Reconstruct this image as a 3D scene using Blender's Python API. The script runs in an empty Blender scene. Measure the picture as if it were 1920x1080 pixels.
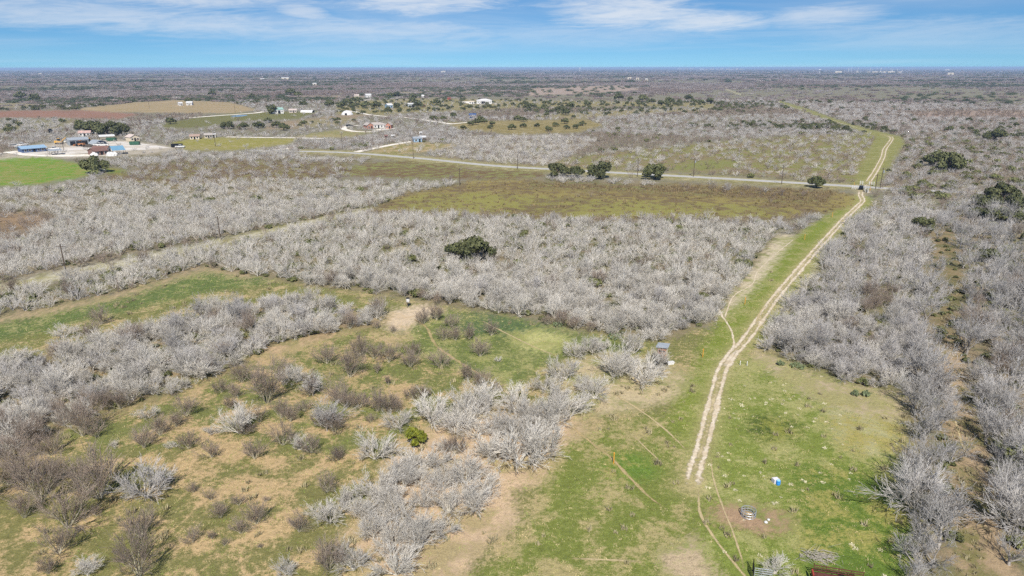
import bpy, math, random
import numpy as np
from mathutils import Vector

# ------------------------------------------------------------------ camera, sky, sun, exposure
sc = bpy.context.scene
H, PITCH, F = 45.0, math.radians(17.9), 1280.0      # drone height (m), tilt below the horizon, focal length in 1920-px units
SUN_EL, SUN_AZ = math.radians(46), math.radians(-1.5)  # sun stands behind the viewer; shadows run away from it
CP, SP = math.cos(PITCH), math.sin(PITCH)

cam_d = bpy.data.cameras.new('camera'); cam_d.sensor_width = 36; cam_d.lens = 36 * F / 1920
cam_d.clip_start = 0.5; cam_d.clip_end = 200000
cam = bpy.data.objects.new('camera', cam_d); sc.collection.objects.link(cam)
cam.location = (0, 0, H); cam.rotation_euler = (math.pi / 2 - PITCH, math.radians(0.06), 0)
sc.camera = cam

world = bpy.data.worlds.new('World'); sc.world = world; world.use_nodes = True
wt = world.node_tree; wt.nodes.clear()
def N(t, ty, **kw):
    n = t.nodes.new(ty)
    for k, v in kw.items(): setattr(n, k, v)
    return n
def mathn(t, op, a, b=None, clamp=False):
    n = t.nodes.new('ShaderNodeMath'); n.operation = op; n.use_clamp = clamp
    for i, v in enumerate((a, b)):
        if v is None: continue
        if isinstance(v, (int, float)): n.inputs[i].default_value = v
        else: t.links.new(v, n.inputs[i])
    return n.outputs[0]
def mixc(t, fac, a, b, blend='MIX'):
    n = t.nodes.new('ShaderNodeMix'); n.data_type = 'RGBA'; n.blend_type = blend
    for s, v in ((n.inputs[0], fac), (n.inputs[6], a), (n.inputs[7], b)):
        if isinstance(v, (int, float)): s.default_value = v
        elif isinstance(v, (tuple, list)): s.default_value = (*v[:3], 1)
        else: t.links.new(v, s)
    return n.outputs[2]
def noise(t, vec, scale, detail=3, rough=0.55, dist=0.0):
    n = t.nodes.new('ShaderNodeTexNoise'); n.inputs['Scale'].default_value = scale
    n.inputs['Detail'].default_value = detail; n.inputs['Roughness'].default_value = rough
    n.inputs['Distortion'].default_value = dist
    if vec is not None: t.links.new(vec, n.inputs['Vector'])
    return n.outputs['Fac']
def ramp(t, fac, lo, hi, tolo=0.0, tohi=1.0):
    n = t.nodes.new('ShaderNodeMapRange'); n.interpolation_type = 'SMOOTHSTEP'
    t.links.new(fac, n.inputs['Value'])
    for k, v in (('From Min', lo), ('From Max', hi), ('To Min', tolo), ('To Max', tohi)): n.inputs[k].default_value = v
    return n.outputs[0]

sky = N(wt, 'ShaderNodeTexSky', sky_type='NISHITA', sun_disc=False, sun_elevation=SUN_EL,
        sun_rotation=math.pi + SUN_AZ, altitude=300, air_density=1.0, dust_density=0.0, ozone_density=1.2)
tc = N(wt, 'ShaderNodeTexCoord'); sx = N(wt, 'ShaderNodeSeparateXYZ'); wt.links.new(tc.outputs['Generated'], sx.inputs[0])
X_, Y_, Z_ = sx.outputs
# dry winter air: the clear blue reaches almost down to the horizon, so the sky is read a little higher than it stands
lift = N(wt, 'ShaderNodeCombineXYZ'); wt.links.new(X_, lift.inputs[0]); wt.links.new(Y_, lift.inputs[1])
wt.links.new(mathn(wt, 'ADD', mathn(wt, 'MULTIPLY', mathn(wt, 'MAXIMUM', Z_, 0.0), 1.3), 0.085), lift.inputs[2])
nrm_ = N(wt, 'ShaderNodeVectorMath', operation='NORMALIZE'); wt.links.new(lift.outputs[0], nrm_.inputs[0]); wt.links.new(nrm_.outputs[0], sky.inputs[0])
# thin streaked cirrus: noise over the direction projected on a high flat layer
zc = mathn(wt, 'MAXIMUM', mathn(wt, 'ADD', Z_, 0.035), 0.03)
cv = N(wt, 'ShaderNodeCombineXYZ')
wt.links.new(mathn(wt, 'DIVIDE', X_, zc), cv.inputs[0]); wt.links.new(mathn(wt, 'DIVIDE', Y_, zc), cv.inputs[1])
mp = N(wt, 'ShaderNodeMapping'); wt.links.new(cv.outputs[0], mp.inputs[0])
mp.inputs['Rotation'].default_value = (0, 0, math.radians(-14)); mp.inputs['Scale'].default_value = (0.34, 0.34, 1)
mp.inputs['Location'].default_value = (3.1, 1.7, 0)
streak = noise(wt, mp.outputs[0], 1.0, 7, 0.60, 0.9)
veil = noise(wt, mp.outputs[0], 0.42, 4, 0.5, 0.4)
def bank(az, el, waz, wel, tilt=0.0):
    """a cloud bank: soft lens-shaped patch of the sky, azimuth / elevation in degrees"""
    a = mathn(wt, 'MULTIPLY', mathn(wt, 'ARCTAN2', X_, Y_), 180 / math.pi)
    e = mathn(wt, 'MULTIPLY', mathn(wt, 'ARCSINE', Z_), 180 / math.pi)
    da = mathn(wt, 'SUBTRACT', a, az); de = mathn(wt, 'SUBTRACT', mathn(wt, 'SUBTRACT', e, el), mathn(wt, 'MULTIPLY', da, tilt))
    q = mathn(wt, 'ADD', mathn(wt, 'POWER', mathn(wt, 'ABSOLUTE', mathn(wt, 'DIVIDE', da, waz)), 2.0),
              mathn(wt, 'POWER', mathn(wt, 'ABSOLUTE', mathn(wt, 'DIVIDE', de, wel)), 2.0))
    return mathn(wt, 'SUBTRACT', 1.0, q, True)
def az_el(px, py):
    u, v = (px - 960) / F, (540 - py) / F
    d = (u, CP + v * SP, -SP + v * CP); n = math.sqrt(sum(c * c for c in d))
    return math.degrees(math.atan2(d[0], d[1])), math.degrees(math.asin(d[2] / n))
dens = mathn(wt, 'MULTIPLY', ramp(wt, streak, 0.40, 0.80, 0.0, 0.75), ramp(wt, Z_, 0.05, 0.30, 0.35, 1.0))  # cirrus thickens above the view, unseen cloud added for more ambient light
ae = N(wt, 'ShaderNodeCombineXYZ')
wt.links.new(mathn(wt, 'MULTIPLY', mathn(wt, 'ARCTAN2', X_, Y_), 13.0), ae.inputs[0]); wt.links.new(mathn(wt, 'ADD', mathn(wt, 'MULTIPLY', Z_, 95.0), mathn(wt, 'MULTIPLY', X_, -3.0)), ae.inputs[1])
wisp = mathn(wt, 'ADD', mathn(wt, 'MULTIPLY', noise(wt, ae.outputs[0], 0.55, 9, 0.62, 1.6), .65), mathn(wt, 'MULTIPLY', noise(wt, ae.outputs[0], 2.1, 8, 0.66, 1.1), .35))
for px, py, wp, hp, tilt, amp in ((790, -10, 250, 44, 0.02, 0.72), (1170, 22, 200, 50, 0.03, 0.70), (1320, 44, 170, 24, 0.01, 0.66),
                                  (1540, 30, 140, 26, 0.04, 0.45), (250, 36, 520, 34, -0.05, 0.5), (700, 60, 460, 30, -0.03, 0.42),
                                  (360, -8, 330, 26, 0.0, 0.62), (1120, 66, 420, 30, 0.0, 0.34), (1760, 66, 330, 34, 0.03, 0.34), (560, 16, 70, 22, -.2, .5)):
    az, el = az_el(px, py)
    b = bank(az, el, wp / F * 57.3 * 0.9, hp / F * 57.3, tilt)
    w_ = ramp(wt, mathn(wt, 'ADD', mathn(wt, 'MULTIPLY', b, 0.42), wisp), 0.54, 1.04, 0.0, amp)
    dens = mathn(wt, 'MAXIMUM', dens, w_)
dens = mathn(wt, 'MULTIPLY', dens, ramp(wt, Z_, 0.004, 0.055))
dens = mathn(wt, 'MINIMUM', mathn(wt, 'ADD', dens, ramp(wt, veil, 0.40, 0.8, 0.0, 0.18)), 0.95)
hsv = N(wt, 'ShaderNodeHueSaturation'); wt.links.new(sky.outputs[0], hsv.inputs['Color'])
hsv.inputs['Saturation'].default_value = 1.38; hsv.inputs['Value'].default_value = 1.22
SKYCOL = mixc(wt, 1.0, hsv.outputs[0], (.74, .97, 1.13), 'MULTIPLY')
cl = mixc(wt, dens, SKYCOL, (11.5, 11.8, 12.2))
bg = N(wt, 'ShaderNodeBackground'); wt.links.new(cl, bg.inputs[0]); bg.inputs[1].default_value = 0.06
wo = N(wt, 'ShaderNodeOutputWorld'); wt.links.new(bg.outputs[0], wo.inputs[0])

sun_d = bpy.data.lights.new('sun', 'SUN'); sun_d.energy = 5.0; sun_d.angle = math.radians(0.53); sun_d.color = (1.0, 0.97, 0.92)
sun = bpy.data.objects.new('sun', sun_d); sc.collection.objects.link(sun)
sun.rotation_euler = Vector((math.sin(SUN_AZ) * math.cos(SUN_EL), math.cos(SUN_AZ) * math.cos(SUN_EL), -math.sin(SUN_EL))).to_track_quat('-Z', 'Y').to_euler()
sc.view_settings.view_transform = 'Standard'; sc.view_settings.look = 'None'
sc.view_settings.exposure = 0.30; sc.view_settings.gamma = 1
sc.cycles.use_denoising = False; sc.cycles.use_adaptive_sampling = True; sc.cycles.adaptive_threshold = 0.025
sc.cycles.max_bounces = 3; sc.cycles.diffuse_bounces = 2; sc.cycles.glossy_bounces = 1; sc.cycles.volume_bounces = 0
sc.cycles.transparent_max_bounces = 16

# ------------------------------------------------------------------ survey helpers: where a photographed point stands on the ground
def gp(x, y):
    u, v = (x - 960) / F, (540 - y) / F
    dz = -SP + v * CP; dy = CP + v * SP
    t = -H / dz
    return (u * t, dy * t)
def px_of(X, Y):
    dep = np.maximum(Y * CP + H * SP, 1e-3)
    return 960 + F * X / dep, 540 - F * (Y * SP - H * CP) / dep
def ppm(y):                                        # picture points (1920 wide) per metre for things standing at row y
    X, Y = gp(960, y)
    return F / (Y * CP + H * SP)
def inside(poly, x, y):
    res = np.zeros(x.shape, bool); n = len(poly)
    for i in range(n):
        x1, y1 = poly[i]; x2, y2 = poly[(i + 1) % n]
        if y1 == y2: continue
        c = ((y1 > y) != (y2 > y)) & (x < (x2 - x1) * (y - y1) / (y2 - y1) + x1)
        res ^= c
    return res
def lin(c): return tuple(((v / 255 + 0.055) / 1.055) ** 2.4 if v > 10 else v / 255 / 12.92 for v in c)

RNG = np.random.default_rng(11)
COL = sc.collection
def link(o, parent=None):
    COL.objects.link(o)
    if parent is not None: o.parent = parent
    return o
def tag(o, label=None, cat=None, group=None, kind=None):
    if label: o['label'] = label
    if cat: o['category'] = cat
    if group: o['group'] = group
    if kind: o['kind'] = kind
    return o
def empty(name, loc, rz=0.0, s=1.0):
    o = bpy.data.objects.new(name, None); link(o); o.location = loc; o.rotation_euler = (0, 0, rz); o.scale = (s, s, s)
    o.empty_display_size = 0.2
    return o

# ------------------------------------------------------------------ materials
MATS = {}
def mat(name, col, rough=0.85, var=0.0, nscale=0.0, namp=0.0, col2=None, metal=0.0, spec=0.3, bump=0.0, bscale=8.0, trans=0.0):
    """procedural material: colour, per-object variation, patchy second colour, fine relief"""
    if name in MATS: return MATS[name]
    m = bpy.data.materials.new(name); m.use_nodes = True; t = m.node_tree; b = t.nodes['Principled BSDF']
    c = lin(col); out = None
    tcn = N(t, 'ShaderNodeTexCoord')
    if col2 is not None:
        f = ramp(t, noise(t, tcn.outputs['Object'], nscale or 1.0, 4), 0.38, 0.62)
        out = mixc(t, f, c, lin(col2))
    if namp:
        f = noise(t, tcn.outputs['Object'], (nscale or 1.0) * 3.1, 4, 0.65)
        v = ramp(t, f, 0.25, 0.75, 1 - namp, 1 + namp)
        out = mixc(t, 1.0, out if out is not None else c, v, 'MULTIPLY')
    if var:
        oi = N(t, 'ShaderNodeObjectInfo')
        v = ramp(t, oi.outputs['Random'], 0, 1, 1 - var, 1 + var)
        out = mixc(t, 1.0, out if out is not None else c, v, 'MULTIPLY')
    if out is None: b.inputs['Base Color'].default_value = (*c, 1)
    else: t.links.new(out, b.inputs['Base Color'])
    b.inputs['Roughness'].default_value = rough; b.inputs['Metallic'].default_value = metal
    b.inputs['Specular IOR Level'].default_value = spec
    if bump:
        bn = N(t, 'ShaderNodeBump'); bn.inputs['Strength'].default_value = bump; bn.inputs['Distance'].default_value = 0.05
        t.links.new(noise(t, tcn.outputs['Object'], bscale, 4), bn.inputs['Height']); t.links.new(bn.outputs[0], b.inputs['Normal'])
    MATS[name] = m
    return m

# ------------------------------------------------------------------ ground zones, surveyed from the photograph
# (outline, grass/soil colour a, colour b, leaning to b, plants per spot, {plant kind: weight})
PALE, GREY, BROWN, EVER, DARKG = 'pale', 'grey', 'brown', 'ever', 'darkg'
FLOOR_A, FLOOR_B = (138, 122, 90), (106, 102, 64)
ZONES = [
 ('open', [(-1500, 640), (-60, 640), (375, 500), (480, 515), (760, 560), (930, 590), (1100, 625), (1330, 615), (1440, 470), (1600, 380), (1640, 380), (1480, 560), (1430, 650), (1700, 745), (1720, 1000), (1760, 1600), (-2500, 1600)],
  (118, 116, 58), (170, 145, 98), .40, 0, {}),
 ('orange_grass', [(-2500, 850), (150, 850), (420, 830), (600, 830), (720, 860), (640, 1000), (620, 1600), (-2500, 1600)], (122, 117, 60), (178, 147, 98), .42, 0, {}),
 ('orange_patches', [(60, 760), (330, 720), (500, 650), (620, 620), (720, 640), (860, 690), (840, 800), (720, 860), (420, 830), (150, 850)], (114, 116, 56), (176, 145, 98), .39, 0, {}),
 ('green_left', [(-700, 715), (0, 596), (250, 543), (380, 505), (470, 515), (520, 530), (400, 545), (250, 580), (100, 615), (-50, 650), (-700, 820)], (78, 106, 46), (146, 138, 82), .27, 0, {}),
 ('soil_edge_left', [(-300, 640), (0, 592), (100, 577), (250, 543), (375, 500), (480, 517), (470, 522), (378, 507), (255, 550), (100, 586), (0, 603), (-300, 660)], (178, 150, 108), (150, 130, 86), .3, 0, {}),
 ('green_mid', [(760, 600), (830, 580), (950, 590), (1100, 625), (1230, 650), (1180, 662), (1080, 650), (1000, 700), (960, 740), (900, 700), (830, 690), (780, 660)], (88, 112, 48), (142, 138, 76), .36, 0, {}),
 ('green_deep', [(840, 600), (900, 585), (960, 595), (1060, 622), (1040, 635), (940, 632), (880, 625)], (70, 100, 52), (100, 118, 58), .3, 0, {}),
 ('straw_patch', [(960, 625), (1010, 618), (1060, 628), (1070, 645), (1030, 660), (975, 655)], (176, 170, 98), (140, 138, 70), .3, 0, {}),
 ('feeder_bare', [(712, 608), (735, 582), (790, 570), (835, 578), (785, 606), (745, 625)], (204, 178, 142), (186, 158, 116), .3, 0, {}),
 ('bare_left', [(470, 655), (560, 625), (640, 605), (680, 612), (600, 640), (500, 672)], (190, 156, 112), (150, 134, 80), .35, 0, {}),
 ('bare_front', [(700, 1100), (640, 1000), (700, 940), (720, 860), (800, 800), (960, 750), (1080, 780), (1120, 830), (1060, 905), (960, 915), (975, 980), (900, 1030), (860, 1100)], (196, 164, 124), (158, 138, 92), .38, 0, {}),
 ('bare_blind', [(1040, 690), (1130, 660), (1240, 680), (1300, 700), (1290, 740), (1190, 770), (1080, 785), (1040, 760)], (188, 166, 122), (136, 132, 76), .5, 0, {}),
 ('corridor', [(1450, 470), (1560, 395), (1600, 365), (1640, 372), (1500, 540), (1420, 640), (1380, 680), (1330, 830), (1300, 905), (1255, 780), (1320, 640), (1380, 560)], (98, 126, 36), (140, 136, 72), .3, 0, {}),
 ('meadow_front', [(1050, 840), (1170, 780), (1260, 780), (1300, 905), (1310, 1100), (1350, 1600), (700, 1600), (870, 1100), (980, 1000), (1010, 920)], (96, 120, 42), (156, 140, 86), .44, 0, {}),
 ('meadow_right', [(1380, 680), (1430, 660), (1690, 745), (1700, 900), (1725, 1100), (1760, 1600), (1330, 1600), (1310, 900), (1340, 800)], (100, 128, 42), (148, 144, 78), .38, 0, {}),
 ('meadow_pale', [(1540, 760), (1690, 760), (1695, 850), (1620, 860), (1560, 830)], (168, 160, 104), (128, 136, 62), .42, 0, {}),
 ('meadow_lush', [(1480, 870), (1600, 880), (1690, 900), (1715, 1000), (1740, 1600), (1560, 1600), (1500, 1000)], (78, 114, 30), (120, 132, 56), .34, 0, {}),
 ('lush_spot', [(1400, 783), (1440, 775), (1500, 795), (1490, 825), (1440, 830), (1400, 815)], (66, 92, 30), (104, 122, 42), .4, 0, {}),
 ('lush_spot2', [(1130, 850), (1180, 845), (1230, 870), (1230, 900), (1170, 900), (1130, 885)], (82, 122, 34), (120, 128, 56), .4, 0, {}),
 ('tan_edge_right', [(1425, 650), (1480, 690), (1560, 715), (1690, 745), (1692, 790), (1600, 772), (1520, 745), (1450, 700), (1405, 670)], (186, 162, 124), (150, 140, 84), .42, 0, {}),
 ('tan_edge_track', [(1335, 590), (1340, 570), (1400, 500), (1460, 440), (1490, 442), (1442, 510), (1392, 562), (1348, 600)], (192, 174, 138), (140, 138, 78), .28, 0, {}),
 ('track_side', [(1470, 560), (1540, 478), (1610, 398), (1622, 402), (1560, 475), (1500, 560), (1450, 645), (1425, 650)], (150, 150, 84), (186, 170, 132), .4, 0, {}),
 ('hay_bare', [(1325, 950), (1400, 940), (1480, 965), (1492, 1000), (1420, 1003), (1340, 978)], (168, 134, 98), (120, 122, 56), .36, 0, {}),
 ('soil_bottom', [(1230, 1040), (1300, 1000), (1330, 1060), (1360, 1100), (1260, 1100)], (186, 160, 120), (128, 130, 66), .46, 0, {}),
 # thickets
 ('A', [(-700, 690), (-200, 600), (330, 480), (520, 440), (640, 415), (700, 407), (860, 413), (1100, 424), (1190, 424), (1210, 419), (1440, 429), (1455, 440), (1430, 480), (1370, 555), (1335, 600), (1280, 630), (1240, 640), (1130, 628), (1010, 600), (930, 588), (850, 575), (780, 562), (690, 548), (600, 540), (480, 518), (375, 498), (250, 540), (100, 575), (-200, 640), (-700, 760)],
  FLOOR_A, FLOOR_B, .5, .97, {PALE: .86, GREY: .06, EVER: .03, BROWN: .05}),
 ('A_gap', [(720, 472), (760, 462), (790, 466), (750, 478)], (186, 168, 128), FLOOR_B, .3, .1, {PALE: 1}),
 ('B', [(-700, 370), (-60, 365), (60, 352), (160, 345), (200, 345), (500, 340), (700, 345), (850, 346), (820, 358), (700, 385), (560, 418), (330, 458), (130, 500), (-200, 570), (-700, 670)],
  FLOOR_A, FLOOR_B, .5, .95, {PALE: .7, GREY: .2, BROWN: .08, EVER: .02}),
 ('B_brown', [(-300, 400), (70, 398), (105, 412), (60, 445), (-300, 470)], (152, 122, 86), (120, 100, 70), .4, .4, {BROWN: .8, GREY: .2}),
 ('C', [(-700, 860), (-60, 694), (100, 666), (250, 628), (400, 590), (480, 568), (560, 570), (640, 577), (732, 594), (700, 614), (620, 625), (500, 652), (440, 692), (340, 735), (250, 765), (100, 812), (60, 850), (-60, 880), (-700, 1050)],
  (156, 132, 92), (116, 112, 66), .5, .86, {PALE: .58, GREY: .28, BROWN: .11, EVER: .03}),
 ('Fz', [(1628, 388), (1660, 376), (1730, 368), (1755, 420), (1738, 480), (1722, 540), (1700, 640), (1692, 738), (1620, 725), (1560, 708), (1500, 688), (1440, 658), (1436, 640), (1478, 580), (1538, 490), (1605, 402)],
  FLOOR_A, FLOOR_B, .5, .95, {GREY: .72, PALE: .24, BROWN: .04}),
 ('F_gap', [(1640, 590), (1665, 585), (1672, 615), (1655, 625)], (86, 112, 36), (116, 108, 62), .4, .0, {}),
 ('F_brown', [(1610, 555), (1660, 540), (1690, 560), (1650, 590), (1620, 600)], FLOOR_B, FLOOR_A, .4, .7, {BROWN: 1}),
 ('Gz', [(1755, 420), (1800, 372), (2600, 350), (3200, 1600), (1750, 1600), (1705, 1080), (1712, 1000), (1700, 900), (1702, 740), (1708, 640), (1728, 540), (1742, 480)],
  (138, 120, 88), (112, 106, 70), .5, .80, {DARKG: .62, GREY: .30, BROWN: .04, EVER: .04}),
 ('G_lane', [(1744, 440), (1780, 432), (1800, 480), (1806, 560), (1800, 640), (1786, 700), (1752, 700), (1750, 600), (1748, 520)], (142, 120, 80), (104, 98, 56), .5, .05, {DARKG: 1}),
 ('G_clear', [(1754, 640), (1796, 640), (1820, 750), (1844, 830), (1868, 920), (1888, 1000), (1910, 1080), (1950, 1300), (1800, 1300), (1784, 1090), (1788, 1010), (1796, 930), (1786, 880), (1768, 800), (1752, 720)], (168, 140, 102), (116, 108, 60), .42, .0, {}),
 # fields and land farther off
 ('lane', [(-500, 640), (-100, 553), (120, 508), (330, 468), (520, 425), (700, 388), (850, 353), (872, 346), (880, 351), (720, 393), (640, 408), (340, 478), (130, 518), (-100, 565), (-500, 655)], (186, 176, 144), (158, 148, 92), .45, 0, {}),
 ('field', [(700, 390), (760, 365), (850, 348), (880, 338), (1000, 336), (1180, 338), (1400, 350), (1560, 357), (1605, 368), (1600, 385), (1560, 398), (1480, 412), (1440, 418), (1210, 410), (1190, 416), (1100, 415), (860, 404), (700, 400)], (120, 124, 58), (112, 92, 60), .48, 0.012, {BROWN: 1}),
 ('field_green', [(715, 388), (780, 364), (900, 360), (1050, 370), (1250, 378), (1420, 386), (1500, 396), (1440, 412), (1200, 408), (1100, 410), (900, 402), (760, 398)], (116, 128, 54), (112, 94, 60), .40, 0, {}),
 ('field_brown', [(1000, 340), (1180, 342), (1400, 356), (1560, 362), (1550, 385), (1400, 372), (1200, 360), (980, 352)], (112, 92, 60), (122, 120, 60), .38, 0.02, {BROWN: 1}),
 ('field_edge', [(1230, 346), (1400, 352), (1560, 358), (1570, 366), (1500, 372), (1380, 366), (1240, 356)], (114, 92, 62), (120, 108, 62), .4, .55, {BROWN: .9, GREY: .1}),
 ('road_scrub', [(1010, 334), (1180, 338), (1260, 344), (1260, 349), (1140, 346), (1010, 342)], FLOOR_A, FLOOR_B, .5, .8, {PALE: .5, GREY: .5}),
 ('field2', [(600, 325), (690, 306), (750, 301), (850, 305), (1000, 318), (1030, 330), (960, 336), (850, 336), (640, 330)], (116, 92, 60), (124, 124, 62), .42, 0.01, {BROWN: 1}),
 ('scrub_left', [(200, 325), (330, 300), (480, 300), (640, 302), (660, 318), (620, 335), (400, 342), (250, 345), (180, 345)], (116, 94, 64), (124, 116, 62), .45, .5, {BROWN: .6, GREY: .4}),
 ('hedge_left', [(150, 300), (300, 285), (420, 288), (560, 286), (700, 292), (700, 306), (560, 304), (420, 300), (300, 308), (220, 312)], FLOOR_A, FLOOR_B, .5, .9, {GREY: .6, PALE: .3, BROWN: .1}),
 ('beyond_road', [(1020, 312), (1060, 296), (1150, 285), (1300, 270), (1480, 255), (1640, 250), (1640, 262), (1600, 342), (1400, 330), (1200, 318), (1040, 316)], (126, 124, 58), (132, 112, 80), .45, .36, {BROWN: .45, GREY: .4, PALE: .15}),
 ('far_green', [(1240, 318), (1330, 300), (1380, 304), (1340, 318)], (104, 122, 54), (124, 120, 60), .4, .12, {BROWN: 1}),
 ('grey_belt', [(880, 318), (800, 290), (860, 262), (980, 250), (1120, 262), (1080, 290), (1010, 318)], (140, 122, 98), (124, 118, 82), .5, .85, {PALE: .4, GREY: .4, BROWN: .2}),
 ('strip', [(1598, 346), (1642, 256), (1560, 228), (1470, 196), (1450, 189), (1462, 189), (1520, 207), (1600, 235), (1694, 258), (1694, 275), (1645, 350)], (108, 124, 54), (140, 134, 74), .34, 0, {}),
 ('strip_far', [(1388, 179), (1345, 161.5), (1351, 161), (1368, 170), (1398, 179)], (150, 148, 88), (180, 166, 130), .4, 0, {}),
 ('green_crop', [(-600, 296), (0, 293), (90, 294), (176, 313), (158, 331), (60, 346), (-600, 362)], (88, 138, 30), (112, 128, 54), .5, 0, {}),
 ('green_crop_b', [(190, 311), (242, 319), (228, 326), (195, 322)], (92, 124, 42), (110, 118, 48), .3, 0, {}),
 ('plowed', [(-600, 214), (60, 206), (150, 206), (262, 213), (222, 223), (100, 219), (-600, 224)], (152, 108, 84), (136, 100, 78), .4, 0, {}),
 ('tan_field', [(140, 204), (250, 191), (330, 187), (430, 191), (482, 205), (440, 212), (330, 211), (200, 209)], (166, 140, 98), (146, 128, 84), .4, 0, {}),
 ('pasture', [(300, 232), (380, 218), (450, 211), (600, 208), (560, 222), (440, 226), (380, 238), (310, 240)], (92, 104, 48), (116, 112, 60), .4, .01, {GREY: 1}),
 ('brown_field', [(505, 230), (640, 215), (700, 214), (560, 241), (495, 242)], (150, 126, 96), (132, 118, 84), .4, .04, {GREY: 1}),
 ('farm_green', [(318, 268), (355, 259), (420, 257), (560, 259), (540, 270), (440, 281), (350, 281)], (118, 130, 46), (150, 136, 80), .35, .01, {GREY: 1}),
 ('house_grass', [(540, 257), (630, 243), (690, 246), (735, 243), (640, 258)], (158, 140, 90), (126, 124, 66), .4, .02, {GREY: 1}),
 ('green_drive', [(690, 284), (730, 270), (790, 266), (860, 272), (800, 285), (720, 292)], (112, 122, 58), (168, 142, 100), .5, .12, {PALE: 1}),
 ('park', [(838, 230), (950, 226), (1100, 224), (1135, 235), (1080, 249), (960, 252), (860, 241)], (132, 116, 62), (150, 132, 84), .4, .0, {}),
 ('pasture_far', [(630, 191), (780, 184), (900, 186), (1100, 190), (1340, 193), (1340, 202), (1180, 199), (1000, 201), (760, 211), (720, 216), (630, 213)], (130, 122, 68), (150, 130, 86), .4, .10, {EVER: .5, GREY: .5}),
 ('brown_far', [(990, 166), (1160, 160), (1205, 168), (1100, 176), (990, 179)], (166, 142, 122), (150, 130, 108), .4, .05, {EVER: 1}),
 ('right_brush', [(1700, 262), (1800, 235), (2400, 238), (2400, 374), (1800, 376), (1690, 372), (1655, 352), (1690, 290)], (138, 122, 98), (118, 110, 76), .5, .85, {BROWN: .46, GREY: .42, EVER: .12}),
 ('right_far_brush', [(1560, 218), (1500, 196), (1700, 196), (1950, 200), (2400, 205), (2400, 240), (1800, 236), (1704, 258), (1620, 232)], (140, 124, 106), (122, 112, 86), .5, .85, {BROWN: .4, GREY: .58, EVER: .02}),
 ('far_strip_brown', [(538, 178.6), (700, 179), (700, 182), (545, 182.4)], (150, 126, 108), (136, 122, 96), .4, .03, {GREY: 1}),
 ('far_olive_left', [(-600, 228), (0, 224), (120, 221), (165, 230), (100, 242), (0, 250), (-600, 262)], (126, 120, 72), (134, 120, 90), .45, .38, {GREY: .8, EVER: .2}),
 ('far_olive_mid', [(560, 226), (640, 220), (690, 222), (640, 234), (560, 240)], (134, 124, 78), (146, 128, 92), .45, .25, {GREY: .6, EVER: .4}),
 ('far_tan_mid', [(1000, 216), (1180, 206), (1330, 203), (1340, 208), (1200, 216), (1080, 224), (1000, 222)], (132, 122, 70), (146, 128, 88), .45, .2, {GREY: .7, EVER: .3}),
 ('far_pink_right', [(1700, 212), (1800, 208), (1960, 210), (2200, 216), (1960, 224), (1720, 222)], (158, 132, 116), (140, 122, 96), .45, .3, {BROWN: 1}),
 ('far_tan_left', [(-400, 196), (40, 192), (100, 196), (20, 200), (-400, 204)], (150, 132, 96), (130, 122, 84), .45, .1, {GREY: 1}),
 ('far_tan_b', [(720, 172), (860, 170), (940, 172), (860, 175.5), (740, 176)], (148, 130, 104), (132, 124, 88), .45, .15, {EVER: .5, GREY: .5}),
 ('verge', [(560, 279), (660, 282), (720, 286), (800, 293), (930, 306), (1060, 314), (1180, 321), (1300, 328), (1420, 335), (1560, 343.5), (1640, 348.5), (1640, 358), (1560, 355), (1420, 347), (1300, 340), (1180, 333), (1060, 326), (930, 318), (800, 305), (720, 297), (660, 292), (560, 288)], (132, 124, 66), (160, 146, 100), .45, 0, {}),
 ('yard_earth', [(-40, 300), (10, 286), (60, 270), (110, 266), (200, 258), (300, 270), (340, 276), (300, 286), (210, 292), (120, 296), (60, 294)], (176, 162, 140), (150, 138, 108), .35, .04, {GREY: 1}),
]
def calm(c, s=.80, v=1.0):
    c = (c[0] * 1.20, c[1] * 1.03, c[2] * 1.10) if c[1] > c[0] * 1.02 else c
    g = .3 * c[0] + .55 * c[1] + .15 * c[2]; return tuple(v * (g + (q - g) * s) for q in c)
ZONES = [(z[0], z[1], calm(z[2]), calm(z[3]), *z[4:]) for z in ZONES]
def zone_at(px, py):
    z = np.full(px.shape, -1, int)
    for i, (nm, poly, *_) in enumerate(ZONES):
        xs = [p[0] for p in poly]; ys = [p[1] for p in poly]
        m = (px > min(xs)) & (px < max(xs)) & (py > min(ys)) & (py < max(ys))
        if not m.any(): continue
        k = np.where(m)[0]; k = k[inside(poly, px[k], py[k])]
        z[k] = i
    return z
# ------------------------------------------------------------------ ground: one sheet to beyond the horizon
def curve_pts(pts, step):
    """smooth line through surveyed points, in metres, resampled about every step m (longer steps far away)"""
    P = np.array([gp(*p) for p in pts]); out = []
    Q = np.vstack([2 * P[0] - P[1], P, 2 * P[-1] - P[-2]])
    for i in range(1, len(Q) - 2):
        p0, p1, p2, p3 = Q[i - 1:i + 3]
        L = np.linalg.norm(p2 - p1); st = step * max(1, np.linalg.norm(p1) / 150)
        n = max(2, int(L / st)); t = np.linspace(0, 1, n, endpoint=False)[:, None]
        out.append(0.5 * (2 * p1 + (p2 - p0) * t + (2 * p0 - 5 * p1 + 4 * p2 - p3) * t ** 2 + (3 * p1 - p0 - 3 * p2 + p3) * t ** 3))
    out.append(P[-1:])
    return np.vstack(out)
TRACK = [(1296, 915), (1303, 880), (1318, 830), (1330, 780), (1343, 730), (1354, 692), (1374, 663), (1397, 638), (1422, 603), (1452, 560), (1490, 515), (1522, 478), (1556, 440), (1588, 406), (1606, 389), (1617, 377), (1613, 366), (1616, 356)]
TRACK2 = [(1626, 344), (1641, 322), (1655, 295), (1659, 280), (1671, 263), (1669, 257), (1655, 253.5)]
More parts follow.
